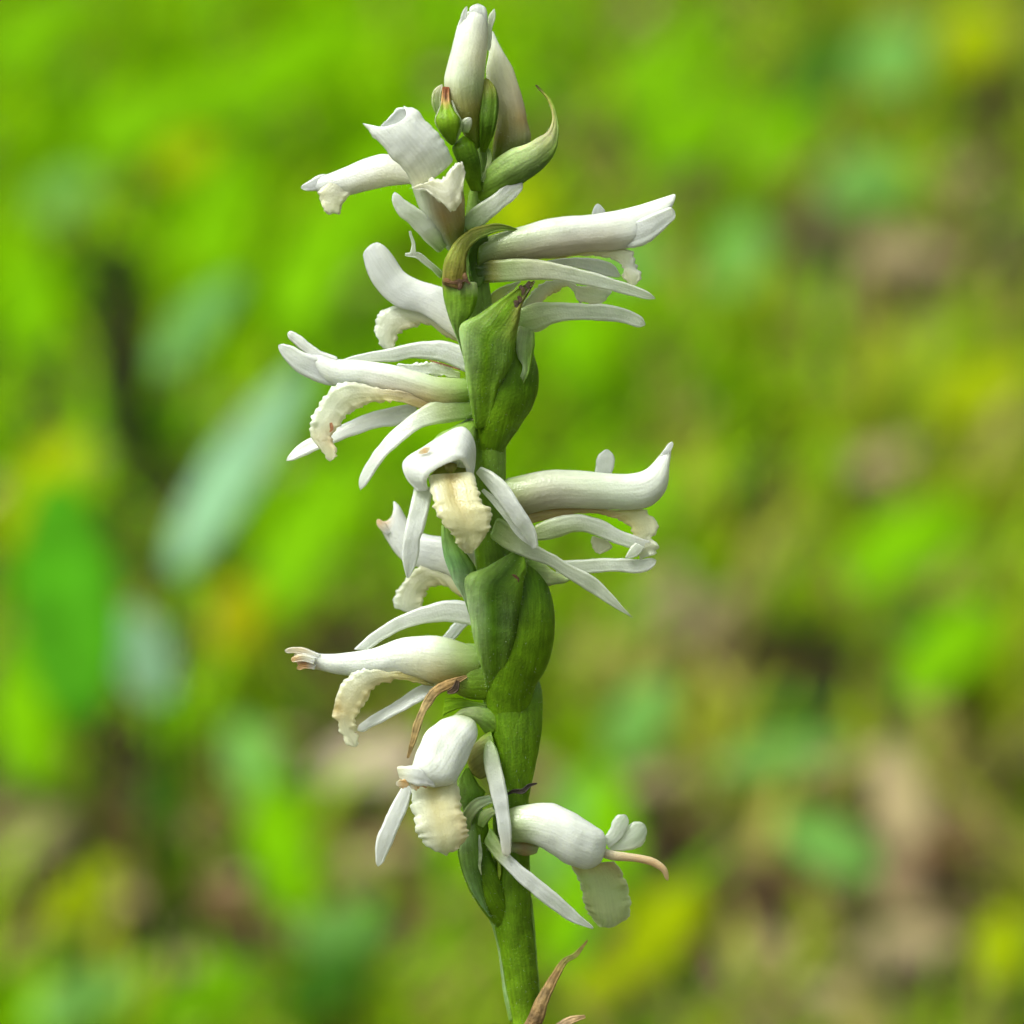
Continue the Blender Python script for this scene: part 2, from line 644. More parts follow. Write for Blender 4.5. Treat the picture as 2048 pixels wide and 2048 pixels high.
ribbon('sepal', f, 'A', [(1040, 760), (1010, 680), (1010, 600), (1045, 540)], [40, 55, 60, 30], [0.3, 0.4], [GL, CG, PK], cup=0.5, th=0.15, r1=0.3)
loft('bract', f, 'A', [(1100, 935), (1030, 850), (1002, 780), (1020, 720), (1035, 660), (1048, 560)],
     [(1125, 925), (1148, 850), (1165, 780), (1130, 720), (1098, 650), (1095, 565)], [1.2, 1.7, 1.5, 1.3], [(0, GR), (0.7, GY), (0.8, OG), (1, (0.25, 0.06, 0.02))],
     cm=[(0, GR), (0.6, GY), (0.74, (0.5, 0.35, 0.1)), (0.82, BR), (1, (0.20, 0.05, 0.02))], mat=GREEN, cup=0.45, th=0.12)
for e in ([(1100, 930), (1040, 850), (1008, 785), (1030, 700), (1040, 650)], [(1130, 920), (1155, 850), (1160, 780), (1128, 710), (1105, 650)]):
    ribbon('margin', f, 'A', e, [14, 20, 22, 16, 10], [1.3, 1.65, 1.5], [GL, (0.6, 0.68, 0.45)], mat=PETAL, th=0.09, cup=0.3)
ribbon('scale', f, 'A', [(1190, 850), (1200, 800), (1225, 760)], [50, 70, 50], [1.3, 1.6], [GL, WG], cup=0.4, r1=0.4)
loft('bract_base', f, 'A', [(1230, 1230), (1160, 1080), (1110, 960), (1150, 880)], [(1300, 1230), (1290, 1050), (1262, 940), (1210, 870)], [0.8, 1.1, 1.1], [GR, DG, GR], mat=GREEN, kind='tube', kf=0.7, r1=0.25)

f = flower('bud')
loft('hood', f, 'A', [(1350, 1060), (1375, 900), (1392, 750), (1350, 600), (1325, 480), (1345, 330), (1345, 200)],
     [(1560, 1020), (1620, 900), (1600, 800), (1560, 620), (1500, 440), (1420, 300), (1372, 200)], [-0.7, -0.5, -0.6, -0.8],
     [(0, GR), (0.2, OL), (0.33, (0.42, 0.42, 0.16)), (0.5, CR), (1, WG)], cb=[(0, GR), (0.2, (0.34, 0.36, 0.16)), (0.32, TN), (0.45, (0.6, 0.52, 0.34)), (0.7, CR), (1, WH)], kind='tube', kf=0.7, hair=0.03)
loft('bract', f, 'A', [(1290, 1130), (1360, 1050), (1480, 960), (1580, 930), (1650, 890), (1720, 850), (1752, 760), (1725, 650), (1640, 548)],
     [(1290, 1330), (1400, 1270), (1560, 1185), (1700, 1080), (1775, 980), (1792, 880), (1782, 770), (1742, 640), (1655, 545)], [0.3, 0.8, 0.9, 0.5, 0.1],
     [(0, GR), (0.4, CG), (0.6, (0.55, 0.50, 0.30)), (0.85, (0.5, 0.48, 0.12)), (1, BR)], cb=[(0, GR), (0.35, DG), (0.55, GR), (0.75, GL), (0.9, GY), (1, BR)], mat=GREEN, cup=0.55, th=0.14, hair=0.02)
ribbon('sepal', f, 'A', [(1310, 1180), (1345, 1060), (1345, 980), (1335, 960)], [45, 34, 34, 20], [0.8, 0.5], [GL, (0.55, 0.68, 0.3), GL], th=0.1)

# ---- top left flower, tube raised, mouth torn
f = flower()
tag(f, 'topmost open flower, short white tube raised and torn at its mouth')
loft('ovary', f, 'A', [(845, 1190), (880, 1300), (940, 1420), (1020, 1540), (1110, 1640)], [(1175, 1180), (1192, 1300), (1192, 1420), (1185, 1520), (1190, 1640)], [1.6, 1.2, 0.7, 0.4],
     [(0, WG), (0.5, WG), (1, GL)], cb=[(0, CG), (0.2, TN), (0.6, OL), (1, GL)], cm=[(0, PK), (0.35, TN), (0.6, (0.36, 0.32, 0.07)), (1, GL)], kind='tube', kf=0.85, hair=0.02)
loft('hood', f, 'A', [(1120, 1030), (1075, 940), (1020, 850), (950, 770), (880, 705), (790, 668)], [(850, 1220), (800, 1110), (710, 1010), (640, 930), (570, 860), (510, 792)],
     [2.0, 2.4, 2.5, 2.3], [WG, WH, WH], cb=[CR, WH, WH], kind='hood', kf=0.6, gap=30, notch=1.1, jag=0.08, lump=0.04)
loft('petal', f, 'A', [(800, 690), (760, 690), (710, 750), (660, 800)], [(840, 800), (780, 830), (720, 830), (650, 815)], [2.3, 2.2], (0.78, 0.81, 0.82), cup=-0.2, jag=0.06, th=0.06)
loft('lip', f, 'A', [(850, 1208), (930, 1165), (1030, 1150), (1100, 1075), (1168, 1038)], [(862, 1222), (950, 1225), (1035, 1300), (1120, 1348), (1200, 1110)], [2.6, 2.9, 3.0, 2.6],
     [CR, (0.84, 0.82, 0.70)], cb=[(0.84, 0.81, 0.64), CR], cup=0.25, th=0.09, jag=0.14, ruf=0.12)
ribbon('sepal', f, 'A', [(1060, 1590), (960, 1480), (860, 1390), (775, 1320), (735, 1235)], [110, 140, 120, 105, 40], [0.7, 1.4, 1.7, 1.8], [GL, WG, WG, WH], cup=0.3, r1=0.12)
ribbon('sepal', f, 'A', [(1195, 1470), (1290, 1385), (1400, 1300), (1500, 1215), (1565, 1180)], [120, 130, 115, 110, 90], [0.8, 0.9, 1.0], [GL, WG, WH], cup=0.22, r1=0.18, hair=0.02)
ribbon('tendril', f, 'A', [(1045, 1775), (960, 1700), (880, 1645), (806, 1640)], [42, 44, 46, 18], [0.3, 0.6, 0.8], [GL, WG, WG], th=0.1)
ribbon('tendril', f, 'A', [(855, 1640), (858, 1570), (838, 1490)], [40, 26, 16], [0.75, 0.9], WG, th=0.09)

# ---- flower behind it, cream tube pointing left
f = flower()
tag(f, 'cream tubular flower pointing left behind the topmost flower')
loft('hood', f, 'A', [(900, 1120), (800, 1040), (690, 990), (560, 1015), (420, 1075), (280, 1130), (150, 1185)], [(900, 1190), (820, 1190), (700, 1207), (560, 1235), (440, 1265), (330, 1270), (250, 1235)],
     [-0.6, -1.2, -1.5, -1.6], [CR, WH, WH], cb=[CR, CR, WG], kind='hood', kf=0.8, gap=25, hair=0.02)
ribbon('petal', f, 'A', [(330, 1150), (230, 1185), (135, 1210)], [110, 84, 30], [-2.0, -1.4, -1.35], (0.84, 0.87, 0.86), cup=0.25, r0=0.35, r1=0.1, jag=0.03)
loft('lip', f, 'A', [(300, 1170), (245, 1240), (258, 1310), (280, 1365), (310, 1374)], [(500, 1215), (450, 1260), (410, 1310), (392, 1350), (375, 1366)], [-1.3, -1.2, -1.0], [CR, (0.8, 0.77, 0.52)], cup=0.3, jag=0.1, ruf=0.1)

# ---- upper right flower with arching bract
f = flower()
tag(f, 'uppermost right-hand flower in an arching olive bract')
loft('hood', f, 'B', [(400, 420), (520, 370), (700, 318), (900, 262), (1180, 236), (1400, 200), (1580, 150), (1700, 112), (1768, 94)],
     [(390, 640), (520, 590), (700, 560), (900, 540), (1150, 500), (1370, 482), (1560, 435), (1690, 330), (1735, 180)],
     [0.5, 0.6, 0.3, -0.2, -0.4], [(0, GR), (0.12, CG), (0.3, WG), (0.5, WH), (1, WH)], cb=[(0, DG), (0.18, (0.3, 0.28, 0.14)), (0.4, (0.55, 0.48, 0.36)), (0.6, PK), (0.75, WH), (1, WH)], kind='tube', kf=0.75, hair=0.03)
loft('petal', f, 'B', [(1320, 345), (1450, 290), (1600, 230), (1745, 178)], [(1360, 480), (1500, 465), (1620, 410), (1778, 250)], [-0.1, 0.25, 0.3, 0.1], WH, r0=0.25, cb=(0.72, 0.77, 0.70), cup=0.22, th=0.1, r1=0.06, jag=0.03)
ribbon('sepal', f, 'B', [(1240, 320), (1235, 240), (1228, 165)], [110, 100, 60], [-1.4, -1.2], (0.8, 0.83, 0.84), cup=0.3, r1=0.4)
ribbon('sepal', f, 'B', [(340, 640), (480, 632), (700, 620), (900, 628), (1200, 690), (1450, 760), (1625, 820)], [150, 160, 150, 118, 96, 82, 40], [0.6, 1.1, 1.2, 1.0, 0.6, 0.3], [(0, DG), (0.09, DG), (0.12, OL), (0.2, CG), (0.35, (0.56, 0.58, 0.40)), (0.7, WG), (1, (0.66, 0.72, 0.58))], cup=0.22, r1=0.06, hair=0.015, groove=0.06)  # dark green at the base paints in the bract edge's shade
loft('sepal', f, 'B', [(880, 560), (1000, 540), (1110, 533), (1250, 548), (1340, 590), (1385, 655)], [(880, 580), (1000, 592), (1100, 612), (1220, 650), (1320, 672), (1380, 672)], [-0.7, -0.9], WH, cup=0.3)
loft('lip', f, 'B', [(800, 520), (1000, 490), (1200, 486), (1380, 480), (1470, 500), (1480, 570), (1535, 645), (1500, 725)],
     [(800, 545), (950, 540), (1100, 520), (1270, 530), (1350, 570), (1385, 620), (1390, 660), (1430, 740)], [0.2, 0.0, -0.1, -0.1], [(0, TN), (0.3, YE), (0.6, CR), (0.8, WH), (1, CR)], cb=[YE, YE, CR, CR], cup=0.3, jag=0.12, ruf=0.14, th=0.10)
loft('bract', f, 'B', [(150, 720), (165, 560), (230, 440), (330, 350), (450, 308), (560, 300), (690, 342)],
     [(300, 760), (322, 640), (322, 530), (360, 450), (440, 395), (540, 358), (680, 350)], [1.6, 1.7, 1.5, 1.1, 0.8], [(0, BR), (0.08, OL), (0.25, (0.26, 0.30, 0.05)), (0.6, OL), (1, (0.14, 0.2, 0.02))],
     cb=[(0, TB), (0.1, (0.22, 0.17, 0.03)), (0.4, (0.24, 0.26, 0.04)), (0.7, GL), (1, GR)], mat=GREEN, cup=0.5, th=0.12)
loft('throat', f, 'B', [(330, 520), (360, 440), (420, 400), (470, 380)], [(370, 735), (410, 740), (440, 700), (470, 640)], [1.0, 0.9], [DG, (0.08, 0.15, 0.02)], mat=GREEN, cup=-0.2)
for e in ([(165, 690), (240, 705), (330, 690)], [(250, 680), (275, 720), (265, 765)], [(300, 640), (320, 690), (345, 720)]):
    ribbon('dry_edge', f, 'B', e, [30, 34, 8], [1.9, 1.95], [(0.16, 0.08, 0.025), (0.07, 0.03, 0.012)], mat=DRY, th=0.025, jag=0.06)

# ---- left front bract under it
f = flower()
tag(f, 'white flower with rolled-back hood high on the left side of the stem')
loft('bract', f, 'B', [(150, 700), (160, 800), (190, 930), (240, 1060), (290, 1200), (325, 1400), (340, 1480)], [(395, 700), (400, 800), (370, 910), (310, 1000), (300, 1150), (335, 1400), (344, 1480)], [1.4, 1.5, 1.1, 1.0],
     [(0, OL), (0.1, GR), (0.4, GL), (1, (0.5, 0.64, 0.4))], cb=[(0, CG), (0.15, GR), (0.6, GR), (1, GL)], mat=GREEN, cup=0.4, th=0.12)
loft('hood', f, 'C', [(1380, 470), (1290, 415), (1160, 362), (1020, 320), (930, 265), (860, 165), (800, 100), (755, 78)], [(1380, 760), (1290, 720), (1180, 640), (1030, 540), (880, 500), (760, 400), (690, 290), (658, 160)],
     [-0.6, -1.0, -1.3, -1.2], [WH, WH, WH], cb=[CR, WH, (0.74, 0.78, 0.74)], kind='hood', kf=0.6, gap=25, notch=-0.1, hair=0.01)
loft('lip', f, 'C', [(1280, 650), (1180, 585), (1080, 530), (960, 500), (860, 490), (770, 550), (728, 630), (745, 720), (800, 772)],
     [(1290, 730), (1210, 690), (1130, 635), (1050, 610), (980, 622), (930, 660), (895, 710), (880, 750), (860, 765)], [-1.0, -1.4, -1.5, -1.3], [(0, CR), (0.5, WG), (1, WG)], cb=[(0, YE), (0.4, (0.80, 0.68, 0.42)), (1, CR)], cup=0.3, jag=0.14, ruf=0.16)

# ---- middle left flower, forked tip
f = flower()
tag(f, 'left-hand flower with forked hood tip and two long drooping sepals')
loft('hood', f, 'C', [(1480, 1010), (1340, 960), (1150, 945), (1000, 905), (850, 868), (650, 838), (480, 828), (380, 800), (290, 800)], [(1480, 1100), (1340, 1130), (1180, 1160), (1020, 1110), (850, 1060), (650, 1015), (500, 1005), (400, 960), (300, 850)],
     [0.4, 0.5, 0.4, 0.3], [(0, GR), (0.12, GL), (0.25, CG), (0.4, WG), (0.6, WH), (1, WH)], cb=[(0, GR), (0.14, GY), (0.22, (0.36, 0.34, 0.1)), (0.34, TN), (0.5, PK), (0.7, WH), (1, WH)], kind='tube', kf=0.8, hair=0.02)
loft('petal', f, 'C', [(500, 822), (400, 780), (330, 735), (260, 680), (180, 638)], [(520, 920), (420, 880), (320, 810), (240, 750), (172, 690)], [0.4, 0.2, 0.0], WH, cb=(0.75, 0.73, 0.70), cup=0.4, th=0.1, r1=0.08)
loft('petal', f, 'C', [(560, 850), (420, 830), (300, 790), (200, 745), (125, 722)], [(560, 1015), (430, 1000), (310, 955), (200, 880), (106, 760)], [0.15, 0.45, 0.5, 0.4], WH, r0=0.25, cb=(0.74, 0.77, 0.74), cup=0.22, th=0.1, r1=0.08, jag=0.03)
loft('sepal', f, 'C', [(1400, 790), (1300, 745), (1180, 712), (1050, 718), (920, 742), (800, 770), (640, 800), (500, 845)], [(1400, 930), (1300, 905), (1200, 860), (1100, 835), (980, 828), (860, 850), (700, 850), (520, 870)], [-0.2, -0.5, -0.4, 0.0], WH, cb=WG, cup=0.22, hair=0.015)
loft('petal', f, 'C', [(1290, 915), (1200, 880), (1120, 850), (1010, 870), (900, 862)], [(1290, 960), (1180, 945), (1080, 930), (980, 905), (900, 880)], [0.2, 0.3], [CG, WG, WH], cup=0.2, jag=0.14, ruf=0.08, th=0.08)
loft('lip', f, 'C', [(1120, 1080), (900, 1030), (700, 1000), (560, 990), (460, 1015), (400, 1110), (355, 1200), (320, 1270), (330, 1330), (385, 1420), (425, 1480)],
     [(1080, 1170), (920, 1120), (800, 1106), (690, 1122), (600, 1165), (540, 1225), (500, 1280), (480, 1320), (468, 1370), (482, 1430), (478, 1478)], [0.7, 0.9, 0.9, 1.0, 1.1],
     [(0, TN), (0.25, PK), (0.45, WG), (0.75, WG), (0.85, CR), (1, CR)], cb=[(0, TN), (0.3, YE), (0.6, CR), (0.85, (0.78, 0.62, 0.4)), (1, CR)], cup=0.3, jag=0.13, ruf=0.16, th=0.1)
ribbon('sepal', f, 'C', [(1010, 1160), (880, 1195), (720, 1230), (560, 1290), (420, 1350), (290, 1405), (168, 1485)], [80, 120, 110, 92, 80, 90, 30], [0.0, -0.2, -0.1, 0.2], WH, cup=0.22, roll=[0.1, 0.35, 0.35, 0.1], r1=0.06, groove=0.15)
ribbon('sepal', f, 'C', [(1440, 1120), (1300, 1140), (1150, 1170), (1000, 1235), (870, 1340), (760, 1460), (690, 1570), (645, 1670)], [130, 170, 160, 110, 96, 84, 78, 60], [0.5, 0.9, 1.3, 1.5, 1.5], [(0, GR), (0.12, GL), (0.25, CG), (0.45, WG), (1, WH)], cup=0.22, r1=0.1, hair=0.01, roll=[0, 0.15, 0.25, 0.15])
ribbon('dry_edge', f, 'C', [(1290, 900), (1190, 868), (1090, 838)], [8, 12, 6], [0.4, 0.3], (0.3, 0.12, 0.07), mat=DRY, th=0.04)
ribbon('dry_edge', f, 'C', [(458, 1240), (462, 1280), (450, 1300)], [18, 24, 8], [1.5, 1.5], (0.5, 0.22, 0.1), mat=DRY, th=0.04)

# ---- right flower partly behind the upper one, in the big swollen bract
f = flower()
tag(f, 'right-hand flower half hidden behind the big upper green bract')
ribbon('ovary', f, 'B', [(640, 990), (620, 1150), (600, 1300), (585, 1450), (540, 1620), (490, 1830), (488, 2000)], [200, 330, 450, 440, 340, 210, 150], [0.1, 0.35, 0.5, 0.5, 0.3, 0.0], [GL, GR, (0.09, 0.20, 0.005), GR, GR, GR], mat=GREEN, kind='tube', kf=0.72, r0=0.12, hair=0.05)
loft('bract', f, 'B', [(380, 1720), (350, 1560), (325, 1400), (300, 1230), (272, 1010), (390, 935), (540, 830), (680, 740), (790, 695)],
     [(470, 1700), (520, 1560), (555, 1420), (640, 1250), (660, 1100), (690, 960), (700, 880), (740, 800), (796, 704)], [0.9, 1.45, 1.9, 1.7, 1.2], [(0, GR), (0.25, GL), (0.45, (0.36, 0.50, 0.22)), (0.6, GL), (0.8, GR), (1, BR)],
     cb=[(0, GR), (0.3, GR), (0.5, (0.105, 0.22, 0.005)), (0.8, OL), (0.9, BR), (1, BR)], cm=[(0, GR), (0.5, (0.095, 0.20, 0.005)), (0.85, GR), (1, BR)], mat=GREEN, cup=0.22, th=0.13, hair=0.05)
loft('bract_flap', f, 'B', [(680, 1000), (662, 1120), (672, 1220), (705, 1290), (660, 1390), (590, 1450)], [(790, 1050), (790, 1150), (775, 1250), (750, 1340), (710, 1420), (610, 1475)], [0.9, 1.25, 1.35, 1.0],
     [(0, CG), (0.4, (0.34, 0.46, 0.2)), (0.6, (0.45, 0.56, 0.33)), (1, GR)], cb=[GL, GR, GR, GR], mat=GREEN, cup=0.2, th=0.08, jag=0.03)
loft('slit_shade', f, 'B', [(515, 1480), (560, 1380), (630, 1270), (668, 1255)], [(525, 1500), (600, 1420), (655, 1350), (690, 1290)], [1.1, 1.35, 1.25], (0.02, 0.06, 0.004), mat=GREEN, cup=-0.3, th=0.04)  # dark sheet, the slit's shade put into its colour
for e in ([(690, 730), (715, 760), (700, 800)], [(760, 700), (740, 730), (770, 745)], [(680, 800), (690, 830), (655, 860)], [(655, 830), (665, 860), (650, 890)]):
    ribbon('dry_edge', f, 'B', e, [24, 30, 6], [1.75, 1.8], [BR, (0.04, 0.018, 0.01)], mat=DRY, th=0.025, jag=0.06)
loft('hood', f, 'B', [(450, 880), (500, 780), (570, 730), (690, 698)], [(460, 890), (540, 850), (610, 790), (695, 705)], [-0.4, -0.6], [(0.5, 0.6, 0.08), (0.7, 0.75, 0.3), WG], cup=0.3, th=0.1)
loft('lip', f, 'B', [(690, 880), (760, 780), (850, 700), (980, 690), (1080, 715), (1200, 740), (1310, 780)], [(760, 900), (850, 830), (940, 770), (1010, 735), (1060, 770), (1090, 850), (1250, 860)], [-0.4, -0.8, -1.0, -1.1], [(0, CG), (0.4, WG), (0.7, CR), (1, WG)], cb=[(0, PK), (0.4, YE), (0.6, CR), (1, CR)], cup=0.25, jag=0.12, ruf=0.1)
ribbon('sepal', f, 'B', [(660, 990), (780, 955), (900, 918), (1100, 910), (1300, 918), (1430, 945), (1555, 998)], [150, 200, 140, 116, 116, 100, 74], [0.8, 0.4, 0.0, -0.1], [(0, GL), (0.15, CG), (0.4, (0.56, 0.62, 0.47)), (0.8, (0.66, 0.71, 0.60)), (1, WG)], cup=0.22, r1=0.06, hair=0.02)

# ---- front flower facing the lens
f = flower()
tag(f, 'flower facing outward at the middle of the spike with frilled cream tongue')
loft('ovary', f, 'D', [(380, 260), (470, 150), (560, 105), (640, 60)], [(690, 360), (690, 260), (690, 170), (720, 60)], [2.2, 1.6, 1.0, 0.3], [WG, GL, GL, GR], mat=GREEN, kind='tube', kf=0.6, r0=0.1)
loft('hood', f, 'D', [(350, 492), (275, 400), (258, 312), (370, 235), (470, 168), (560, 118), (635, 102), (684, 190), (686, 300), (672, 385)],
     [(412, 484), (402, 430), (420, 392), (450, 365), (490, 342), (530, 324), (570, 308), (600, 303), (632, 335), (655, 390)], [3.1, 3.0, 2.7, 2.8, 2.8, 2.6], [WH, WH, (0.78, 0.82, 0.80), WH, WH], cb=WH, roll=[-0.1, -0.7, -0.9, -0.7, -0.2], cup=0.30, th=0.1, jag=0.04)
for e, cc in (([(350, 262), (390, 245), (430, 228)], OG), ([(495, 215), (525, 220), (555, 240)], OG)):
    ribbon('withered_spot', f, 'D', e, [16, 34, 12], [2.98, 3.12], [PK, cc, PK], th=0.05, cup=0.25, r0=0.3, r1=0.3, jag=0.07)
ribbon('column', f, 'D', [(540, 310), (548, 345), (556, 385)], [60, 74, 30], [2.0, 2.3], [(0.2, 0.16, 0.03), (0.36, 0.34, 0.10), OL], mat=GREEN, kind='tube', kf=0.6, r0=0.3, r1=0.3)
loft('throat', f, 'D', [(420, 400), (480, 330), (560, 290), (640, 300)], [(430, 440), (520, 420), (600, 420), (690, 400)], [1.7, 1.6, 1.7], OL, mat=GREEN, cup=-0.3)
loft('lip', f, 'D', [(408, 400), (425, 500), (440, 600), (480, 690), (550, 760), (590, 820), (640, 858)], [(688, 380), (712, 470), (755, 560), (800, 640), (786, 725), (745, 795), (672, 862)], [2.9, 3.6, 4.0, 3.9, 3.6],
     [(0, CR), (0.3, (0.70, 0.67, 0.43)), (1, (0.66, 0.64, 0.38))], cm=[(0, (0.58, 0.46, 0.18)), (0.35, (0.68, 0.58, 0.30)), (0.7, (0.70, 0.66, 0.40)), (1, (0.66, 0.64, 0.38))], cup=0.16, jag=0.15, ruf=0.13, groove=0.13, th=0.12, n=64)
ribbon('sepal', f, 'D', [(385, 460), (365, 570), (335, 690), (310, 800), (300, 900), (288, 1015)], [110, 118, 116, 104, 100, 16], [2.6, 3.0, 3.1, 2.8], [WG, WH, WH], cup=0.22, hair=0.02, groove=0.06)
ribbon('sepal', f, 'D', [(715, 360), (800, 430), (890, 540), (970, 660), (1045, 780), (1062, 835)], [50, 100, 104, 100, 84, 24], [1.8, 2.4, 2.5, 2.2], [WG, WH, WH], cup=0.3, roll=0.15)
ribbon('sepal', f, 'D', [(740, 480), (800, 540), (880, 640), (960, 750), (1035, 815)], [22, 42, 40, 36, 20], [1.9, 2.2, 2.2, 2.1], [WG, WG, WH], cup=0.3)

# ---- middle right flower
f = flower()
tag(f, 'right-hand flower with long smooth hood curling up at the tip')
loft('hood', f, 'D', [(830, 430), (900, 410), (1000, 388), (1150, 360), (1400, 370), (1600, 386), (1720, 360), (1810, 270), (1872, 188)],
     [(850, 640), (920, 640), (1020, 630), (1160, 600), (1400, 596), (1600, 602), (1750, 585), (1850, 480), (1866, 300)], [0.0, 0.1, 0.0, -0.2, -0.4], [(0, GL), (0.1, CG), (0.25, (0.64, 0.66, 0.52)), (0.5, WG), (0.75, WH), (1, WH)],
     cb=[(0, OL), (0.12, (0.4, 0.36, 0.2)), (0.3, (0.58, 0.54, 0.42)), (0.6, WG), (1, WH)], kind='tube', kf=0.8, hair=0.03)
ribbon('petal', f, 'D', [(1800, 330), (1840, 270), (1870, 225), (1885, 195)], [60, 46, 36, 26], [-0.5, -0.1, 0.1], WH, r0=0.3, cup=0.3, r1=0.15, jag=0.05)
ribbon('sepal', f, 'D', [(1465, 400), (1480, 320), (1497, 240)], [100, 112, 86], [-1.4, -1.2], WH, cup=0.3, r1=0.35)
loft('lip', f, 'D', [(1000, 610), (1200, 590), (1400, 590), (1580, 600), (1720, 600), (1785, 660), (1795, 740), (1760, 775), (1805, 815), (1780, 860), (1720, 900)],
     [(1010, 690), (1150, 660), (1300, 625), (1450, 630), (1560, 660), (1610, 700), (1640, 750), (1640, 800), (1650, 830), (1670, 860), (1690, 905)], [-0.2, -0.2, -0.3, -0.2, -0.1],
     [(0, TB), (0.35, TN), (0.5, YE), (0.65, CR), (1, WG)], cb=[(0, TN), (0.45, (0.5, 0.32, 0.15)), (0.65, YE), (1, CR)], cup=0.25, jag=0.13, ruf=0.15, n=56)
loft('sepal', f, 'D', [(1050, 700), (1120, 665), (1200, 640), (1300, 628), (1420, 650), (1520, 695), (1620, 745), (1760, 790)], [(1060, 790), (1150, 780), (1220, 760), (1300, 735), (1400, 752), (1500, 790), (1600, 828), (1720, 850)],
     [0.5, 0.3, 0.0, -0.1], [(0, CG), (0.3, WG), (1, WH)], cb=[CG, CG, WG, WG], cup=0.3)
loft('lip_lobe', f, 'D', [(1400, 760), (1395, 800), (1420, 860)], [(1500, 790), (1525, 830), (1450, 868)], [-0.6, -0.4], CR, cup=0.3, jag=0.06)
loft('lip_lobe', f, 'D', [(1660, 800), (1620, 850), (1600, 890)], [(1720, 830), (1680, 880), (1615, 895)], [0.1, 0.1], WG, cup=0.3, jag=0.06)
ribbon('sepal', f, 'D', [(1180, 960), (1290, 952), (1400, 942), (1560, 936), (1700, 940), (1790, 908)], [110, 90, 84, 80, 80, 60], [0.2, -0.1, -0.2], [WG, WG, WH], cup=0.22, r1=0.1, hair=0.02)
loft('sepal', f, 'D', [(830, 640), (950, 720), (1060, 810), (1180, 880), (1300, 950), (1420, 1010), (1520, 1110), (1645, 1252)], [(780, 770), (900, 850), (1010, 900), (1120, 930), (1250, 1015), (1360, 1080), (1480, 1160), (1640, 1254)],
     [1.1, 1.5, 1.3, 0.9, 0.6], [(0, GL), (0.1, CG), (0.3, (0.6, 0.65, 0.5)), (0.7, WG), (0.96, WG), (1, GL)], cup=0.22, hair=0.03)
loft('ovary', f, 'D', [(1290, 1010), (1180, 980), (1080, 900), (1010, 870), (940, 880)], [(1240, 1045), (1150, 1060), (1080, 1100), (1020, 1150), (960, 1180)], [0.6, 0.5, 0.4, 0.4], [CG, CG, GL, GR], mat=GREEN, kind='tube', kf=0.7, hair=0.03)

# ---- big lower bract and swollen ovary
ribbon('ovary', f, 'D', [(900, 850), (930, 1000), (960, 1150), (960, 1300), (940, 1450), (900, 1620), (890, 1800), (905, 2000)], [200, 330, 410, 440, 420, 330, 265, 180], [0.2, 0.5, 0.65, 0.65, 0.5, 0.3, 0.1, -0.2], [GR, (0.075, 0.175, 0.005), GR, GR, GR, GR], mat=GREEN, kind='tube', kf=0.75, r0=0.12, hair=0.05)
loft('bract', f, 'D', [(760, 1680), (735, 1560), (700, 1450), (670, 1300), (650, 1180), (635, 1010), (760, 950), (880, 880), (960, 860)],
     [(850, 1680), (900, 1520), (940, 1400), (960, 1250), (980, 1130), (990, 1030), (1010, 960), (1000, 900), (980, 865)], [0.8, 1.6, 1.9, 1.9, 1.2], [(0, GR), (0.2, GL), (0.5, (0.36, 0.50, 0.24)), (0.7, GL), (1, DG)],
     cb=[(0, GR), (0.5, DG), (0.8, GR), (1, GR)], cm=[(0, GR), (0.4, (0.065, 0.155, 0.005)), (1, DG)], mat=GREEN, cup=0.3, th=0.13, hair=0.05)
ribbon('dry_spot', f, 'D', [(905, 1000), (935, 1025), (925, 1060)], [36, 56, 20], [2.1, 2.1], [(0.16, 0.07, 0.03), BR], mat=DRY, th=0.08, r0=0.2, r1=0.2)
ribbon('dry_spot', f, 'D', [(860, 1020), (866, 1045)], [16, 16], [2.1, 2.1], BR, mat=DRY, th=0.05)
loft('bract_flap', f, 'D', [(990, 1060), (985, 1160), (990, 1230), (1028, 1300), (1020, 1360), (970, 1400)], [(1090, 1080), (1085, 1180), (1080, 1270), (1070, 1340), (1050, 1390), (990, 1420)], [1.0, 1.4, 1.45, 1.2],
     [(0, CG), (0.4, (0.3, 0.44, 0.18)), (0.6, (0.45, 0.56, 0.33)), (1, GR)], cb=[GL, GR, GR, GR], mat=GREEN, cup=0.2, th=0.08, jag=0.03)
loft('slit_shade', f, 'D', [(942, 1385), (960, 1310), (1000, 1250)], [(985, 1370), (1020, 1340), (1032, 1300)], [1.3, 1.45, 1.35], (0.02, 0.06, 0.004), mat=GREEN, cup=-0.3, th=0.04)  # near-black green sheet painted as the shade in the lower bract's slit

# ---- left flower behind, out of focus
f = flower()
tag(f, 'left-hand flower behind the spike, its hood tip withered orange')
loft('bract', f, 'D', [(490, 690), (492, 790), (510, 900), (560, 1030), (620, 1130), (660, 1240)], [(560, 760), (640, 860), (700, 960), (690, 1060), (670, 1160), (672, 1245)], [0.5, 0.7, 0.8, 0.7], [(0, GL), (0.4, (0.2, 0.4, 0.16)), (0.8, (0.5, 0.62, 0.4)), (1, GL)], cb=[GR, (0.1, 0.2, 0.015), GR], mat=GREEN, cup=0.4, th=0.13)
loft('hood', f, 'E', [(1340, 350), (1250, 330), (1140, 310), (1010, 285), (950, 260), (890, 150), (860, 100), (820, 68)], [(1340, 620), (1250, 600), (1170, 560), (1080, 540), (960, 510), (870, 460), (780, 340), (708, 200)], [-2.5, -3.4, -4.2, -4.6], WH, cb=[(0, CR), (0.5, WH), (0.85, WH), (1, OG)], kind='hood', kf=0.6, gap=25, notch=0.5)
ribbon('petal', f, 'E', [(790, 290), (740, 230), (715, 190)], [40, 60, 30], [-4.0, -4.1], [WH, (0.8, 0.66, 0.5), OG], cup=0.3, r1=0.3)
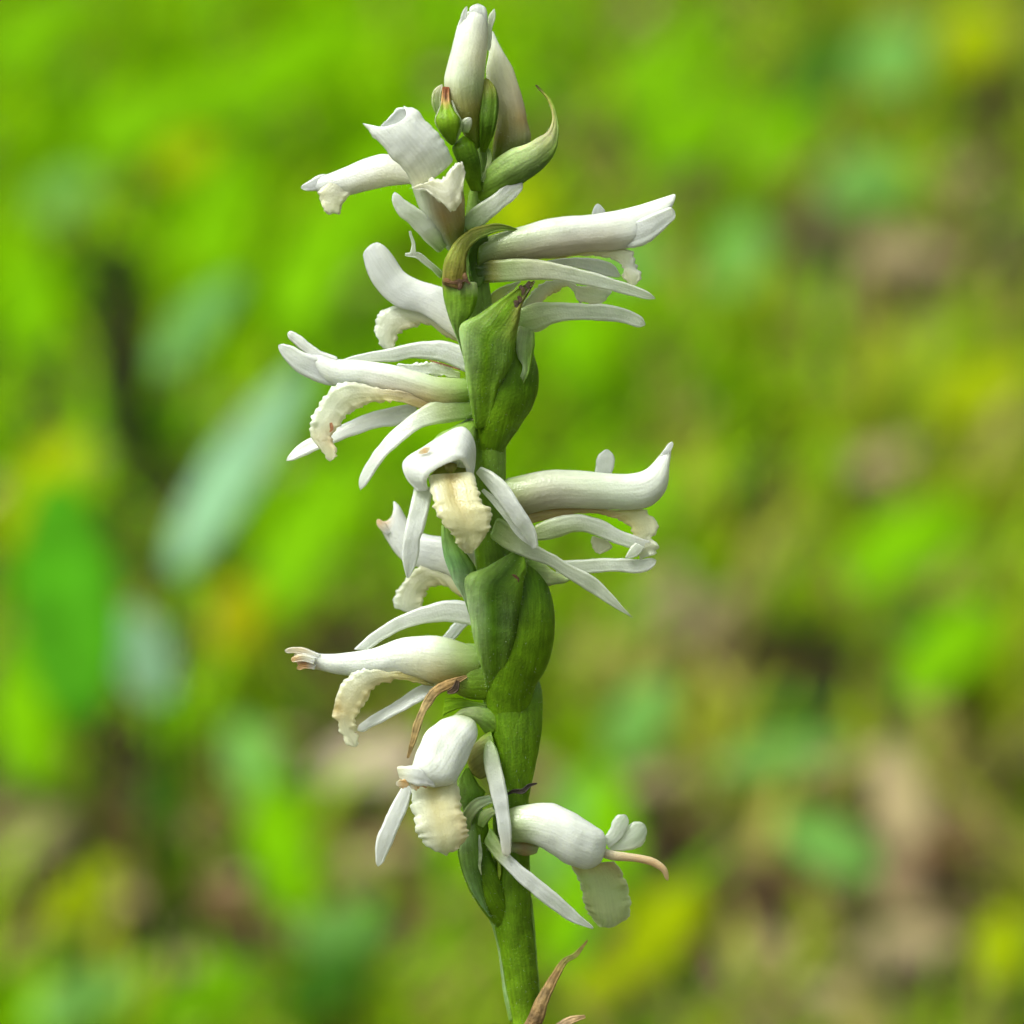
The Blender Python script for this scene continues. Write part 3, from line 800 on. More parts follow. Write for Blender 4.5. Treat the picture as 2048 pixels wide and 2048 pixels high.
loft('lip', f, 'E', [(1330, 600), (1230, 560), (1130, 520), (1020, 500), (930, 560), (860, 650), (825, 740), (850, 800)], [(1330, 720), (1240, 700), (1190, 640), (1130, 625), (1070, 650), (1040, 700), (1030, 760), (1020, 800)], [-2.6, -3.2, -3.5, -3.4], [CR, CR, WG], cb=[YE, (0.8, 0.7, 0.42), CR], cup=0.3, jag=0.12, ruf=0.15)
ribbon('sepal', f, 'E', [(1370, 800), (1270, 890), (1200, 975), (1120, 1050)], [80, 80, 76, 60], [-1.5, -1.8], (0.74, 0.8, 0.76), cup=0.3)

# ---- lower left flower, withered tip
f = flower()
tag(f, 'left-hand flower with slender hood ending in orange withered points')
loft('ovary', f, 'E', [(1180, 1060), (1260, 1030), (1330, 1020), (1420, 1030)], [(1130, 1290), (1210, 1340), (1320, 1390), (1450, 1400)], [0.3, 0.3, 0.3, 0.2], [CG, CG, GL, GL], cb=[(0.36, 0.32, 0.1), (0.26, 0.28, 0.06), GY, GY], mat=GREEN, kind='tube', kf=0.7, hair=0.03)
loft('hood', f, 'E', [(1420, 1060), (1240, 1000), (1150, 975), (1040, 968), (860, 990), (700, 1050), (520, 1082), (350, 1090), (200, 1062), (150, 1100)], [(1420, 1260), (1230, 1300), (1100, 1300), (980, 1260), (860, 1240), (700, 1240), (500, 1236), (350, 1205), (270, 1190), (200, 1190)],
     [0.6, 0.6, 0.5, 0.4], [(0, GL), (0.12, CG), (0.25, WG), (0.38, WH), (0.85, WH), (1, PK)], cb=[(0, GY), (0.14, (0.3, 0.3, 0.06)), (0.24, (0.5, 0.42, 0.15)), (0.36, CR), (0.5, WH), (0.85, WH), (1, OG)], kind='tube', kf=0.75, hair=0.025)
ribbon('petal', f, 'E', [(330, 1115), (260, 1085), (180, 1065), (98, 1072)], [50, 46, 40, 30], [0.6, 0.5], [WH, (0.78, 0.66, 0.5), PK], cup=0.4, th=0.13, r1=0.12)
ribbon('petal', f, 'E', [(300, 1140), (220, 1120), (138, 1132)], [50, 48, 34], [0.9, 0.8], [WH, PK, OG], cup=0.4, th=0.13, r1=0.15)
ribbon('petal', f, 'E', [(300, 1180), (230, 1170), (178, 1190)], [40, 46, 34], [0.8, 0.7], [WH, OG, OG], cup=0.4, th=0.13, r1=0.2)
loft('sepal', f, 'E', [(1430, 790), (1320, 745), (1250, 730), (1130, 742), (1000, 780), (800, 870), (660, 965), (555, 1062)], [(1430, 930), (1330, 900), (1240, 885), (1150, 880), (1000, 895), (860, 940), (740, 1010), (640, 1072)], [0.3, 0.0, 0.0, 0.1], WH, cb=WG, cup=0.22, hair=0.01)
loft('lip', f, 'E', [(1100, 1250), (950, 1215), (780, 1200), (640, 1190), (540, 1230), (480, 1290), (450, 1400), (425, 1500), (470, 1600), (520, 1690), (560, 1706)],
     [(1090, 1310), (960, 1285), (850, 1272), (760, 1300), (690, 1340), (630, 1410), (590, 1490), (570, 1560), (570, 1610), (600, 1660), (590, 1690)], [0.8, 0.9, 0.9, 1.0, 1.0], [(0, OL), (0.2, YE), (0.4, WG), (0.6, CR), (0.72, TN), (0.85, CR), (1, CR)], cb=[(0, OL), (0.3, (0.66, 0.52, 0.22)), (0.6, (0.76, 0.64, 0.34)), (1, CR)], cup=0.3, jag=0.13, ruf=0.15)
ribbon('sepal', f, 'E', [(1150, 1290), (1040, 1335), (900, 1420), (740, 1510), (585, 1600)], [100, 96, 84, 74, 56], [0.4, 0.3, 0.2], WH, roll=[0.1, 0.3, 0.3, 0.1], cup=0.22, r1=0.06)
ribbon('withered_bract', f, 'E', [(1315, 1240), (1200, 1290), (1100, 1345), (1030, 1450), (985, 1560), (950, 1680), (915, 1790)], [20, 60, 62, 54, 50, 40, 16], [1.1, 1.3, 1.3, 1.1, 0.9], [TB, (0.30, 0.18, 0.06), (0.45, 0.32, 0.14), (0.38, 0.26, 0.1), TB], mat=DRY, th=0.08, cup=0.5, jag=0.05, ruf=0.05)
ribbon('withered_bract', f, 'E', [(1250, 1270), (1230, 1330), (1180, 1350)], [26, 50, 20], [1.5, 1.5], BR, mat=DRY, th=0.06)
loft('bract', f, 'E', [(1165, 1385), (1250, 1385), (1350, 1405), (1450, 1430)], [(1148, 1510), (1200, 1480), (1300, 1450), (1430, 1465)], [0.5, 0.5], [(0.24, 0.42, 0.01), (0.2, 0.36, 0.01), GL], mat=GREEN, cup=0.15)

# ---- lower front flower, plump white hood
f = flower()
tag(f, 'plump white flower nodding forward low on the left of the stem')
ribbon('ovary', f, 'F', [(830, 260), (750, 205), (660, 190), (590, 215)], [150, 110, 70, 30], [0.3, 0.7, 1.0], [GR, GL, CG, CG], mat=GREEN, kind='tube', kf=0.7)
loft('hood', f, 'F', [(600, 175), (500, 235), (435, 290), (395, 370), (360, 450), (345, 500)], [(755, 245), (735, 310), (690, 400), (640, 510), (590, 590), (470, 612)], [1.5, 2.1, 2.5, 2.6], [(0, CG), (0.1, WG), (0.22, WH), (1, WH)], kind='tube', kf=0.75, r0=0.25, lump=0.04, n=50)
loft('petal', f, 'F', [(268, 492), (340, 485), (400, 500), (460, 540)], [(285, 560), (340, 590), (420, 600), (480, 610)], [2.7, 3.1, 3.0], [CR, WH, WH], cup=0.3, jag=0.06, ruf=0.06)
for e in ([(262, 588), (300, 590), (340, 600)], [(340, 610), (390, 585), (440, 600)]):
    ribbon('withered_tip', f, 'F', e, [34, 52, 16], [2.95, 3.05], [PK, OG, (0.6, 0.36, 0.16)], cup=0.2, th=0.05, r0=0.15, r1=0.15, jag=0.12, ruf=0.1)
loft('lip', f, 'F', [(345, 600), (345, 690), (370, 790), (400, 880), (450, 960), (550, 992)], [(610, 560), (625, 660), (650, 760), (668, 860), (640, 930), (560, 980)], [2.1, 2.6, 2.8, 2.6], [(0, WG), (0.5, (0.72, 0.74, 0.6)), (1, WG)], cb=[(0, CR), (0.5, (0.70, 0.60, 0.34)), (1, (0.74, 0.66, 0.44))], cm=[(0, YE), (0.4, (0.76, 0.68, 0.4)), (1, CR)], cup=0.3, jag=0.13, ruf=0.15, groove=0.08, th=0.12, n=56)
ribbon('sepal', f, 'F', [(330, 600), (290, 700), (240, 810), (195, 920), (160, 1058)], [60, 88, 96, 94, 26], [2.0, 2.3, 2.2], WH, cup=0.22, r1=0.06, jag=0.03)
ribbon('sepal', f, 'F', [(790, 340), (810, 480), (845, 640), (870, 780), (888, 930), (890, 1008)], [80, 96, 96, 82, 70, 50], [1.0, 1.8, 2.1, 2.1], [GL, (0.66, 0.72, 0.56), WH, WH, (0.8, 0.74, 0.62)], cup=0.3, r0=0.15, r1=0.06, groove=0.05, hair=0.02)
loft('bract', f, 'F', [(655, 500), (612, 570), (608, 650), (640, 745), (660, 770)], [(680, 500), (730, 590), (770, 640), (720, 700), (668, 772)], [0.5, 0.7, 0.6], [GR, GL, (0.4, 0.55, 0.2)], cb=[DG, GR, GR], mat=GREEN, cup=0.3)
loft('ovary_base', f, 'F', [(640, 440), (690, 380), (740, 330), (800, 280)], [(720, 580), (760, 560), (800, 540), (840, 520)], [0.5, 0.6, 0.5], [OL, (0.3, 0.3, 0.1), GR], mat=GREEN, kind='tube', kf=0.6, r0=0.3)
# the dark green bract behind the stem on the right
loft('back_bract', f, 'F', [(820, -120), (800, 120), (800, 300), (830, 480), (880, 640), (930, 710)], [(1030, -120), (1084, 30), (1096, 150), (1085, 330), (1045, 540), (1010, 700)], [-0.9, -0.5, -0.1, 0.1, 0.15, 0.0], [GR, DG, DG, GR], cb=[(0.2, 0.34, 0.1), GR, GR, GR], mat=GREEN, cup=0.7, th=0.14, hair=0.04)
ribbon('withered_tip', f, 'F', [(885, 655), (930, 632), (980, 630), (1020, 598), (1062, 586)], [10, 22, 30, 22, 8], [1.0, 1.2, 1.0], (0.02, 0.012, 0.008), mat=DRY, th=0.06)

# ---- lowest flower on the right
f = flower()
tag(f, 'lowest flower, pointing right, with papery tip and curled tan thread')
ribbon('ovary', f, 'F', [(750, 730), (710, 830), (700, 950), (740, 1100), (800, 1240), (870, 1385)], [130, 170, 190, 190, 160, 90], [0.6, 0.8, 0.8, 0.7, 0.4], [GL, GR, (0.09, 0.2, 0.014), GR, GR, GR], mat=GREEN, kind='tube', kf=0.8, r0=0.2, hair=0.04)
loft('bract', f, 'F', [(660, 870), (622, 960), (640, 1080), (690, 1200), (790, 1340)], [(720, 800), (740, 930), (745, 1080), (760, 1200), (800, 1345)], [1.1, 1.5, 1.3, 0.9], [(0, (0.5, 0.6, 0.4)), (0.3, GL), (1, (0.24, 0.42, 0.2))], cb=[GR, (0.08, 0.18, 0.02), GR], mat=GREEN, cup=0.4, hair=0.04)
ribbon('bract', f, 'F', [(660, 860), (668, 780), (720, 710), (800, 675)], [50, 70, 70, 50], [1.1, 1.4, 1.2], [GL, CG, (0.45, 0.55, 0.35)], mat=GREEN, cup=0.5, th=0.14)
ribbon('bract', f, 'F', [(740, 830), (770, 770), (820, 740)], [40, 70, 40], [1.4, 1.5], [GL, CG], mat=GREEN, cup=0.5)
ribbon('dry_edge', f, 'F', [(735, 880), (742, 980), (736, 1060), (748, 1110)], [8, 22, 18, 6], [1.7, 1.66], [(0.35, 0.42, 0.32), CG], mat=DRY, th=0.03, jag=0.04)
ribbon('bract_margin', f, 'F', [(840, 1000), (848, 1080), (842, 1160)], [14, 22, 6], [0.9, 0.8], (0.35, 0.5, 0.05), mat=GREEN, th=0.08)
loft('hood', f, 'F', [(840, 750), (920, 725), (1000, 708), (1140, 698), (1250, 738), (1350, 798), (1465, 880)], [(850, 920), (930, 920), (1040, 932), (1140, 985), (1250, 1055), (1360, 1075), (1450, 1010)], [1.2, 1.3, 1.4, 1.3, 1.1], [(0, GL), (0.12, CG), (0.3, WG), (0.5, WH), (1, WH)], cb=[(0, GL), (0.2, CG), (0.4, WH), (1, WH)], kind='tube', kf=0.8, r1=0.06, lump=0.04)
loft('petal', f, 'F', [(1440, 900), (1480, 840), (1510, 780), (1555, 752)], [(1470, 960), (1530, 920), (1575, 850), (1588, 780)], [1.0, 0.9], [WG, (0.7, 0.75, 0.66)], cup=0.3, th=0.05, r1=0.12, jag=0.05, glass=0.9)
loft('petal', f, 'F', [(1470, 930), (1550, 870), (1600, 812), (1660, 800)], [(1480, 972), (1570, 968), (1660, 945), (1692, 850)], [0.9, 0.7], [WG, (0.62, 0.7, 0.56)], cup=0.3, th=0.05, r1=0.12, jag=0.05, glass=0.9)
ribbon('withered_thread', f, 'F', [(1440, 985), (1500, 998), (1600, 1008), (1710, 1030), (1780, 1075), (1808, 1140)], [56, 54, 44, 46, 40, 22], [1.1, 1.0, 0.9], [PK, (0.72, 0.55, 0.36), (0.7, 0.5, 0.3), (0.6, 0.42, 0.24)], kind='tube', kf=0.7, r1=0.06)
loft('lip', f, 'F', [(1250, 1040), (1300, 1150), (1330, 1290), (1390, 1365), (1440, 1395)], [(1500, 1030), (1560, 1110), (1592, 1250), (1575, 1360), (1480, 1400)], [0.7, 0.5, 0.3, 0.0], [(0, TN), (0.2, CG), (0.6, (0.42, 0.45, 0.22)), (1, CG)], cb=[(0, TN), (0.4, CG), (1, (0.5, 0.55, 0.36))], cup=0.3, jag=0.1, ruf=0.16, th=0.05, n=50, glass=0.9)
loft('lip_base', f, 'F', [(900, 900), (980, 910), (1080, 930)], [(920, 985), (1000, 1000), (1060, 985)], [0.7, 0.7], [CG, TN, CG], kind='tube', kf=0.6)
loft('sepal', f, 'F', [(800, 835), (880, 960), (960, 1040), (1060, 1120), (1170, 1210), (1280, 1310), (1388, 1408)], [(760, 930), (830, 1020), (930, 1120), (1030, 1210), (1130, 1290), (1250, 1370), (1380, 1416)], [1.3, 1.8, 1.9, 1.7, 1.4], [(0, GL), (0.15, CG), (0.28, WH), (1, WH)], cup=0.22, hair=0.025)

# ---- withered bract at the frame's bottom edge
f = empty('bract', plant)
tag(f, 'dry brown pointed bract low on the stem')
ribbon('sheath', f, 'F', [(985, 2040), (1040, 1960), (1090, 1830), (1160, 1690), (1220, 1595), (1275, 1570), (1310, 1530), (1348, 1478)], [110, 90, 86, 62, 50, 36, 26, 8], [0.6, 0.9, 0.7, 0.5, 0.3], [TB, (0.22, 0.13, 0.05), TB, (0.34, 0.2, 0.07), (0.3, 0.3, 0.06), (0.2, 0.1, 0.03)], mat=DRY, cup=0.6, th=0.09, jag=0.03)
ribbon('sheath', f, 'F', [(1130, 2060), (1210, 1960), (1280, 1925), (1340, 1912)], [100, 60, 40, 16], [0.4, 0.6, 0.6], [TB, (0.5, 0.34, 0.2), TB], mat=DRY, cup=0.5, th=0.08, jag=0.05)

# ---- fine glandular hairs
hv, hf = [], []
for a, nn in HAIRS:
    ln = random.uniform(0.06, 0.17) * 0.001
    r = 0.006 * 0.001
    up = np.array(nn) + np.array([random.gauss(0, .3) for _ in range(3)])
    up /= np.linalg.norm(up)
    s = np.cross(up, [0.3, 0.5, 0.8])
    s /= np.linalg.norm(s)
    s2 = np.cross(up, s)
    k = len(hv)
    for j in range(3):
        an = 2 * math.pi * j / 3
        hv.append(a - up * 0.00003 + (s * math.cos(an) + s2 * math.sin(an)) * r)
    hv.append(a + up * ln)
    hf += [(k, k + 1, k + 3), (k + 1, k + 2, k + 3), (k + 2, k, k + 3)]
h = mesh_obj('fine_hairs', hv, hf, HAIR, plant, smooth=False)
h['kind'] = 'stuff'
print('hairs', len(HAIRS))

# ------------------------------------------------------------------ ground
gs = 40
gnd = mesh_obj('ground', [(-gs, -gs, 0), (gs, -gs, 0), (gs, gs, 0), (-gs, gs, 0)], [(0, 1, 2, 3)], SOIL, smooth=False)
tag(gnd, 'bare brown soil under the grass', kind='structure')

S = 2048 / 1932
# bare, littered places: pixel centre (1932 frame) and radii
BARE = [(640, 1180, 90, 70), (680, 1450, 110, 110), (720, 1620, 110, 110), (140, 1590, 200, 90), (250, 1660, 110, 90), (430, 1700, 90, 70), (80, 1760, 120, 60), (620, 1600, 80, 80), (770, 1500, 60, 150), (1330, 1560, 70, 60), (1640, 1680, 110, 80), (1830, 1350, 90, 60), (40, 1480, 90, 50), (520, 1800, 70, 60), (240, 1740, 90, 60), (60, 1600, 90, 110),
        (340, 900, 50, 60), (240, 730, 45, 230), (230, 1400, 60, 80), (1310, 1190, 120, 90), (1440, 1230, 90, 70), (1570, 1280, 110, 70), (1480, 1310, 120, 70),
        (1300, 1290, 90, 70), (1400, 1680, 130, 90), (1600, 1440, 90, 60), (1700, 1520, 80, 150), (1800, 1600, 110, 110), (1720, 1800, 130, 110), (1880, 1850, 80, 80),
        (1200, 1880, 120, 80), (1580, 1900, 200, 60), (330, 1830, 90, 70), (1240, 1490, 80, 50), (1700, 500, 110, 100), (1560, 500, 90, 90), (1870, 180, 60, 90), (1110, 280, 70, 60), (1540, 160, 80, 70), (1690, 880, 90, 60), (1900, 420, 60, 120)]


def bare(x, y):
    b = 0
    for (cx, cy, rx, ry) in BARE:
        rx, ry = rx * 1.25, ry * 1.3
        b = max(b, math.exp(-(((x - cx) / rx)**2 + ((y - cy) / ry)**2)**2))
    return b


# ---- grass: one mass of blades
gv, gf, gc = [], [], []
fresh = [(0.27, 0.54, 0.001), (0.23, 0.52, 0.001), (0.33, 0.57, 0.001), (0.19, 0.45, 0.001)]
olive = [(0.28, 0.40, 0.008), (0.37, 0.43, 0.025), (0.21, 0.38, 0.006), (0.44, 0.40, 0.10)]


def blade(x, y, hgt, wd, lean, az, col):
    k = len(gv)
    sx, sy = math.cos(az + 1.57), math.sin(az + 1.57)
    for i, (t, ws) in enumerate(((0, 0.8), (0.4, 1.0), (0.75, 0.75), (1, 0.05))):
        o = lean * t * t
        zz = hgt * (t - 0.25 * lean / max(hgt, 1e-4) * t * t * 0.5)
        cx, cy = x + math.cos(az) * o, y + math.sin(az) * o
        gv.append((cx - sx * wd * ws / 2, cy - sy * wd * ws / 2, zz))
        gv.append((cx + sx * wd * ws / 2, cy + sy * wd * ws / 2, zz))
        gc.append(col)
        gc.append(col)
    for i in range(3):
        a = k + 2 * i
        gf.append((a, a + 1, a + 3, a + 2))


for i in range(110000):
    wide = i >= 30000         # the meadow goes on to both sides, with coarser blades
    y = random.uniform(0.15, 1.9) if not wide else random.uniform(-0.3, 3.0)
    wlim = (0.10 + 0.10 * max(0, y)) if not wide else 0.95
    x = random.uniform(-wlim, wlim)
    if math.hypot(x, y + 0.27) < 0.12 or (y < 0.12 and abs(x) < 0.12):
        continue
    cl = noise.noise(Vector((x * 75, y * 32, 3.3))) + 0.5 * noise.noise(Vector((x * 160, y * 70, 9.1)))
    if random.random() > 0.62 + 1.5 * cl:
        continue
    hgt = random.uniform(0.010, 0.019) * (1 + 0.6 * max(0, cl))
    px, py = proj(np.array([x, y, hgt * 0.6]))
    bx = bare(px / S, py / S) if abs(px / S - 966) < 1200 and -300 < py / S < 2300 else 0
    if random.random() < bx * 1.0:
        continue
    pxn, pyn = px / 2048, py / 2048
    ol = min(1, max(0.05, (pxn - 0.42) * 2.2)) * 0.85 + (0.42 if pyn > 0.6 else 0)
    col = random.choice(olive) if random.random() < ol else random.choice(fresh)
    v = random.uniform(0.75, 1.2)
    blade(x, y, hgt, random.uniform(0.0018, 0.0042) * (2.2 if wide and abs(x) > 0.1 + 0.1 * y else 1), random.uniform(0.004, 0.022), random.uniform(0, 6.28), tuple(c * v for c in col))
g = mesh_obj('grass', gv, gf, GRASS, None, np.array(gc))
tag(g, 'soft green grass covering the ground behind the orchid', 'grass', kind='stuff')

# ---- leaf litter crumbs on the bare patches
lv, lf, lc = [], [], []
lit = [(0.22, 0.15, 0.085), (0.14, 0.09, 0.045), (0.07, 0.045, 0.022), (0.28, 0.20, 0.12), (0.10, 0.08, 0.03), (0.16, 0.14, 0.05)]
for i in range(16000):
    y = random.uniform(0.2, 1.7)
    wl = 0.10 + 0.10 * y if i < 9000 else 0.7
    x = random.uniform(-wl, wl)
    px, py = proj(np.array([x, y, 0.004]))
    s = random.uniform(0.003, 0.010)
    cdir = Vector((random.gauss(0, 1), random.gauss(0, 1), random.gauss(0, .5))).normalized()
    e2 = cdir.cross(Vector((random.gauss(0, .5), random.gauss(0, .5), 1))).normalized()
    c0 = Vector((x, y, random.uniform(0.002, 0.007)))
    k = len(lv)
    cc = random.choice(lit)
    for u, v in ((-1, 0), (-.3, .45), (.5, .35), (1, 0), (.4, -.4), (-.4, -.35)):
        lv.append(tuple(c0 + cdir * u * s / 2 * 1.3 + e2 * v * s))
        lc.append(cc)
    lf.append(tuple(range(k, k + 6)))
l = mesh_obj('leaf_litter', lv, lf, DEAD, None, np.array(lc), smooth=False)
tag(l, 'brown crumbs of dead leaves scattered over the soil', 'leaf litter', kind='stuff')


# ---- single leaves and other things behind the spike
def leaf_thing(name, x, y, lw, wd, ang, colr, label, cat, group=None, z=0.026, tilt=0.55, mat=None, curl=0.15, stalk=True, pointed=1.0, fold=0.12):
    """x, y: middle in the 1932 frame; lw, wd: length and width there; ang: degrees anticlockwise from the right."""
    c = G(x * S, y * S, z)
    dist = (c - CAM) @ FWD
    m = dist * FW / D / 1932
    Lm, Wm = lw * m, wd * m
    nrm = np.array([random.gauss(0, .12), -math.sin(tilt), math.cos(tilt)])
    nrm /= np.linalg.norm(nrm)
    e1 = np.array([1.0, 0, 0])
    e1 -= nrm * (e1 @ nrm)
    e1 /= np.linalg.norm(e1)
    e2 = np.cross(nrm, e1)
    a = math.radians(ang)
    view = abs(nrm @ FWD)
    # stretch along the receding direction so that the leaf has its length as seen
    u = e1 * math.cos(a) + e2 * math.sin(a) / max(view, 0.45)
    u /= 1.0
    v = np.cross(nrm, u)
    v /= np.linalg.norm(v)
    lowest = -(np.abs(u[2]) * Lm / 2)
    if c[2] + lowest < 0.004:
        c = c + np.array([0, 0, 0.004 - c[2] - lowest])
    V, F, CC = [], [], []
    n = 12
    for i in range(n + 1):
        t = i / n
        wv = (math.sin(math.pi * (0.04 + 0.93 * t)**0.85))**(0.65 * pointed) * Wm / 2
        lift = curl * Lm * (0.25 - (t - 0.5)**2)
        for s in (-1, -0.5, 0, 0.5, 1):
            V.append(c + u * (t - 0.5) * Lm + v * wv * s + nrm * (lift + fold * wv * abs(s) + random.gauss(0, 0.01) * Wm))
            kk = random.uniform(0.9, 1.1) * (1.12 if s == 0 else 1)
            CC.append(tuple(min(0.8, cc * kk) for cc in colr))
    for i in range(n):
        for j in range(4):
            a0 = i * 5 + j
            F.append((a0, a0 + 1, a0 + 6, a0 + 5))
    base = c - u * Lm / 2
    tip = c + u * Lm / 2
    if base[2] > tip[2]:
        base = tip
    g0 = np.array([base[0], base[1] + 0.002, 0.0])
    root = empty(name, None, tuple(g0))
    tag(root, label, cat, group)
    mo = mesh_obj('blade', np.array(V) - g0, F, mat or LEAF, root, np.array(CC))
    so = mo.modifiers.new('thick', 'SOLIDIFY')
    so.thickness = 0.0003
    if stalk:
        V, F = [], []
        for i in range(5):
            t = i / 4
            p = np.array([0, 0, -0.002]) * (1 - t) + (base - g0) * t
            for j in range(6):
                an = j * math.pi / 3
                V.append(p + np.array([math.cos(an), math.sin(an), 0]) * 0.0005)
        for i in range(4):
            for j in range(6):
                F.append((i * 6 + j, i * 6 + (j + 1) % 6, i * 6 + 6 + (j + 1) % 6, i * 6 + 6 + j))
        mesh_obj('stalk', V, F, mat or LEAF, root, np.tile(np.array((0.10, 0.24, 0.008)), (len(V), 1)))
    return root


GB = (0.30, 0.52, 0.30)       # glaucous
GT = (0.16, 0.42, 0.10)
GBR = (0.16, 0.40, 0.010)
GDK = (0.05, 0.20, 0.008)
YG = (0.34, 0.40, 0.006)
leaf_thing('broad_leaf', 455, 890, 420, 120, 57, (0.30, 0.52, 0.32), 'pale blue-green strap leaf slanting beside the middle left flowers', 'leaf', z=0.09)
leaf_thing('broad_leaf', 375, 615, 230, 90, 50, (0.20, 0.46, 0.12), 'pale green strap leaf slanting beside the dark twig', 'leaf', z=0.10)
leaf_thing('broad_leaf', 272, 1240, 180, 110, 110, (0.26, 0.44, 0.27), 'bluish pale leaf low on the left near the yellow bud', 'leaf', z=0.06)
leaf_thing('broad_leaf', 130, 1130, 460, 200, 100, (0.08, 0.34, 0.008), 'large deep green blade standing left of the bluish pale leaf', 'leaf', z=0.08)
T1 = 'bright green leaf blurred among the grass behind the orchid'
for x, y, a, b_, an in ((50, 1330, 300, 130, 95), (530, 1600, 260, 120, 105), (590, 1020, 300, 150, 60), (320, 1340, 130, 90, 80), (1330, 240, 260, 130, 35), (1480, 260, 200, 110, 40), (1280, 130, 260, 110, 40), (1150, 1560, 240, 100, 100),
                        (1090, 1700, 260, 90, 80), (400, 1880, 200, 110, 30), (1720, 1030, 260, 160, 30), (560, 130, 360, 150, 40), (300, 220, 300, 150, 30), (760, 330, 320, 150, 50), (1200, 960, 200, 120, 60), (600, 500, 300, 140, 70), (90, 60, 260, 130, 30),
                        (420, 420, 260, 140, 80), (60, 560, 240, 110, 100), (1100, 620, 220, 110, 80), (1800, 1230, 240, 140, 40)):
    leaf_thing('weed_leaf', x, y, a, b_, an, (0.20, 0.47, 0.001), T1, 'leaf', 'bright green leaves behind the orchid')
T2 = 'soft teal-green leaf blurred behind the orchid'
for x, y, a, b_, an in ((480, 1450, 190, 110, 110), (1210, 1360, 170, 110, 60), (1480, 1430, 240, 90, 10), (1560, 1600, 200, 120, 150), (650, 1760, 180, 110, 20), (160, 1890, 200, 120, 20), (1690, 110, 150, 140, 60), (1640, 350, 170, 140, 20),
                        (1090, 1530, 150, 100, 60), (1060, 1620, 150, 90, 30), (1180, 500, 160, 120, 20), (130, 370, 120, 110, 40), (1400, 480, 150, 100, 70)):
    leaf_thing('weed_leaf', x, y, a, b_, an, (0.19, 0.42, 0.085), T2, 'leaf', 'teal-green leaves behind the orchid')
T3 = 'yellow-green leaf blurred behind the orchid'
for x, y, a, b_, an in ((1250, 1760, 210, 130, 50), (1860, 740, 190, 130, 20), (1840, 80, 150, 120, 60), (160, 1690, 160, 100, 50), (1890, 1790, 130, 100, 80), (100, 900, 170, 120, 60), (60, 990, 150, 90, 30), (1150, 1850, 150, 90, 30), (350, 300, 120, 100, 30), (980, 400, 150, 110, 80)):
    leaf_thing('weed_leaf', x, y, a, b_, an, (0.36, 0.45, 0.001), T3, 'leaf', 'yellow-green leaves behind the orchid')
T4 = 'dark green leaf blurred low behind the orchid'
for x, y, a, b_, an in ((620, 1860, 180, 110, 30), (1500, 1340, 170, 70, 0), (320, 1500, 130, 80, 60), (1880, 1850, 120, 90, 80), (1560, 130, 180, 120, 40), (1750, 1200, 180, 90, 160), (310, 800, 120, 80, 60)):
    leaf_thing('weed_leaf', x, y, a, b_, an, (0.05, 0.16, 0.012), T4, 'leaf', 'dark green leaves behind the orchid', z=0.016)
T5 = 'tan dead leaf lying on the soil behind the orchid'
for x, y, a, b_, an in ((720, 1620, 160, 90, 20), (1310, 1170, 190, 110, 20), (1250, 1130, 150, 90, 60), (1590, 1440, 160, 90, 10), (1700, 1520, 230, 90, 100), (1700, 1800, 210, 130, 10), (1240, 1480, 170, 70, 10), (70, 1600, 150, 110, 60), (1710, 490, 180, 130, 10),
                        (1560, 420, 140, 90, 30), (330, 1830, 140, 80, 10), (1680, 870, 150, 80, 20), (1600, 1890, 180, 70, 0), (170, 870, 110, 100, 20), (1420, 1820, 150, 100, 30), (1100, 1290, 160, 80, 80)):
    leaf_thing('dead_leaf', x, y, a, b_, an, (0.33, 0.26, 0.145), T5, 'dead leaf', 'tan dead leaves behind the orchid', z=0.008, tilt=0.3, mat=DEAD, curl=0.2, stalk=False)
T6 = 'dark brown dead leaf lying on the soil behind the orchid'
for x, y, a, b_, an in ((640, 1190, 170, 80, 20), (1300, 1270, 130, 100, 30), (240, 1740, 170, 70, 10), (1400, 1690, 220, 90, 160), (1810, 1600, 150, 100, 20), (120, 1610, 150, 50, 20), (1440, 1230, 120, 90, 40), (310, 1560, 160, 70, 20), (430, 1710, 140, 70, 150), (190, 1560, 130, 60, 40), (90, 1760, 150, 60, 10), (630, 1600, 120, 70, 30), (770, 1560, 110, 80, 70), (1200, 1880, 200, 90, 30), (1300, 400, 120, 90, 30)):
    leaf_thing('dead_leaf', x, y, a, b_, an, (0.13, 0.075, 0.035), T6, 'dead leaf', 'dark brown dead leaves behind the orchid', z=0.007, tilt=0.25, mat=DEAD, curl=0.2, stalk=False)
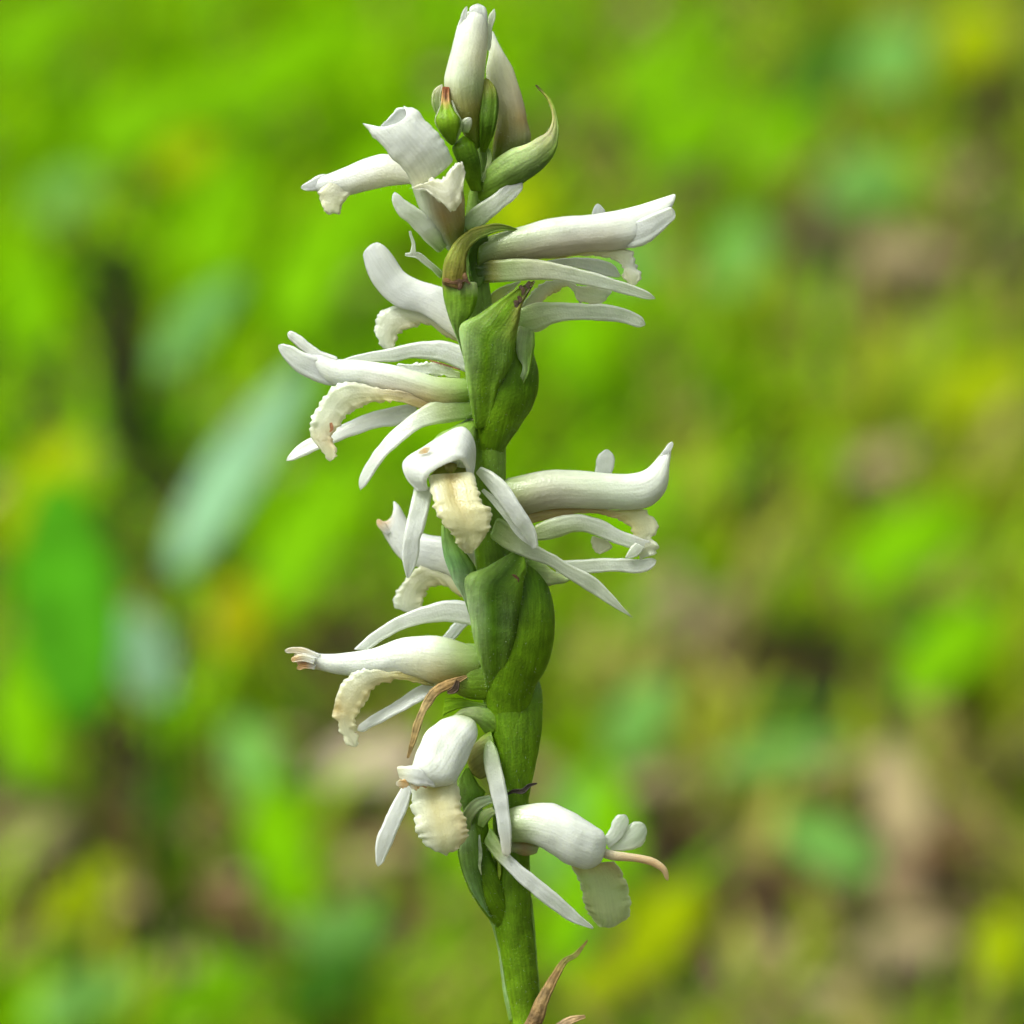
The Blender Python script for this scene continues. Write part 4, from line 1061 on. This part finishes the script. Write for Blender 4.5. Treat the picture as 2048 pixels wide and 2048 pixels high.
leaf_thing('dead_leaf', 700, 1450, 200, 130, 20, (0.46, 0.35, 0.29), 'pinkish pale dead leaf behind the plump lower flower', 'dead leaf', z=0.012, tilt=0.6, mat=DEAD, stalk=False)
leaf_thing('flower_bud', 450, 1165, 130, 105, 80, (0.38, 0.39, 0.004), 'yellow bud blurred between the lower left flower and bluish leaf', 'bud', z=0.03, pointed=0.7)

T7 = 'blackish leaf-shaped piece standing in for a shaded hollow behind the orchid'  # dark leaf shapes added to stand for the shade in ground hollows
for x, y, a, b_, an in ((1570, 1275, 190, 110, 170), (1450, 1225, 140, 110, 40), (340, 900, 120, 130, 60), (235, 1400, 120, 150, 80), (245, 1745, 190, 90, 10), (1905, 1850, 110, 130, 60), (640, 1190, 150, 70, 10), (130, 1610, 200, 60, 20), (1400, 1700, 160, 60, 160), (1870, 170, 80, 130, 60)):
    leaf_thing('dead_leaf', x, y, a, b_, an, (0.022, 0.015, 0.009), T7, 'dead leaf', 'blackish stand-ins for shaded hollows behind the orchid', z=0.012, tilt=0.5, mat=DEAD, curl=-0.2, stalk=False)  # stand-ins for shade, not real dead leaves; they share the leaf name and material

# ---- dark twig standing on the left
pts = [(250, 930), (240, 860), (232, 780), (228, 690), (222, 600), (214, 520), (212, 462)]
foot = G(256 * S, 985 * S, 0)
tp = [foot]
for x, y in pts:
    rr = ray(x * S, y * S)
    tp.append(CAM + rr * ((foot[1] - CAM[1]) / rr[1]))
tw = empty('twig', None, tuple(foot))
tag(tw, 'dark upright twig blurred left of the spike', 'twig')
V, F, CC = [], [], []
for i, p in enumerate(tp):
    rad = 0.0046 * (1 - 0.05 * i) * (1 + 0.25 * math.sin(i * 2.1))
    for j in range(8):
        an = j * math.pi / 4
        V.append(p - foot + np.array([math.cos(an) * rad, math.sin(an) * rad, -0.003 if i == 0 else 0]))
        CC.append((0.028, 0.020, 0.020))
for i in range(len(tp) - 1):
    for j in range(8):
        F.append((i * 8 + j, i * 8 + (j + 1) % 8, i * 8 + 8 + (j + 1) % 8, i * 8 + 8 + j))
mesh_obj('shaft', V, F, DEAD, tw, np.array(CC))
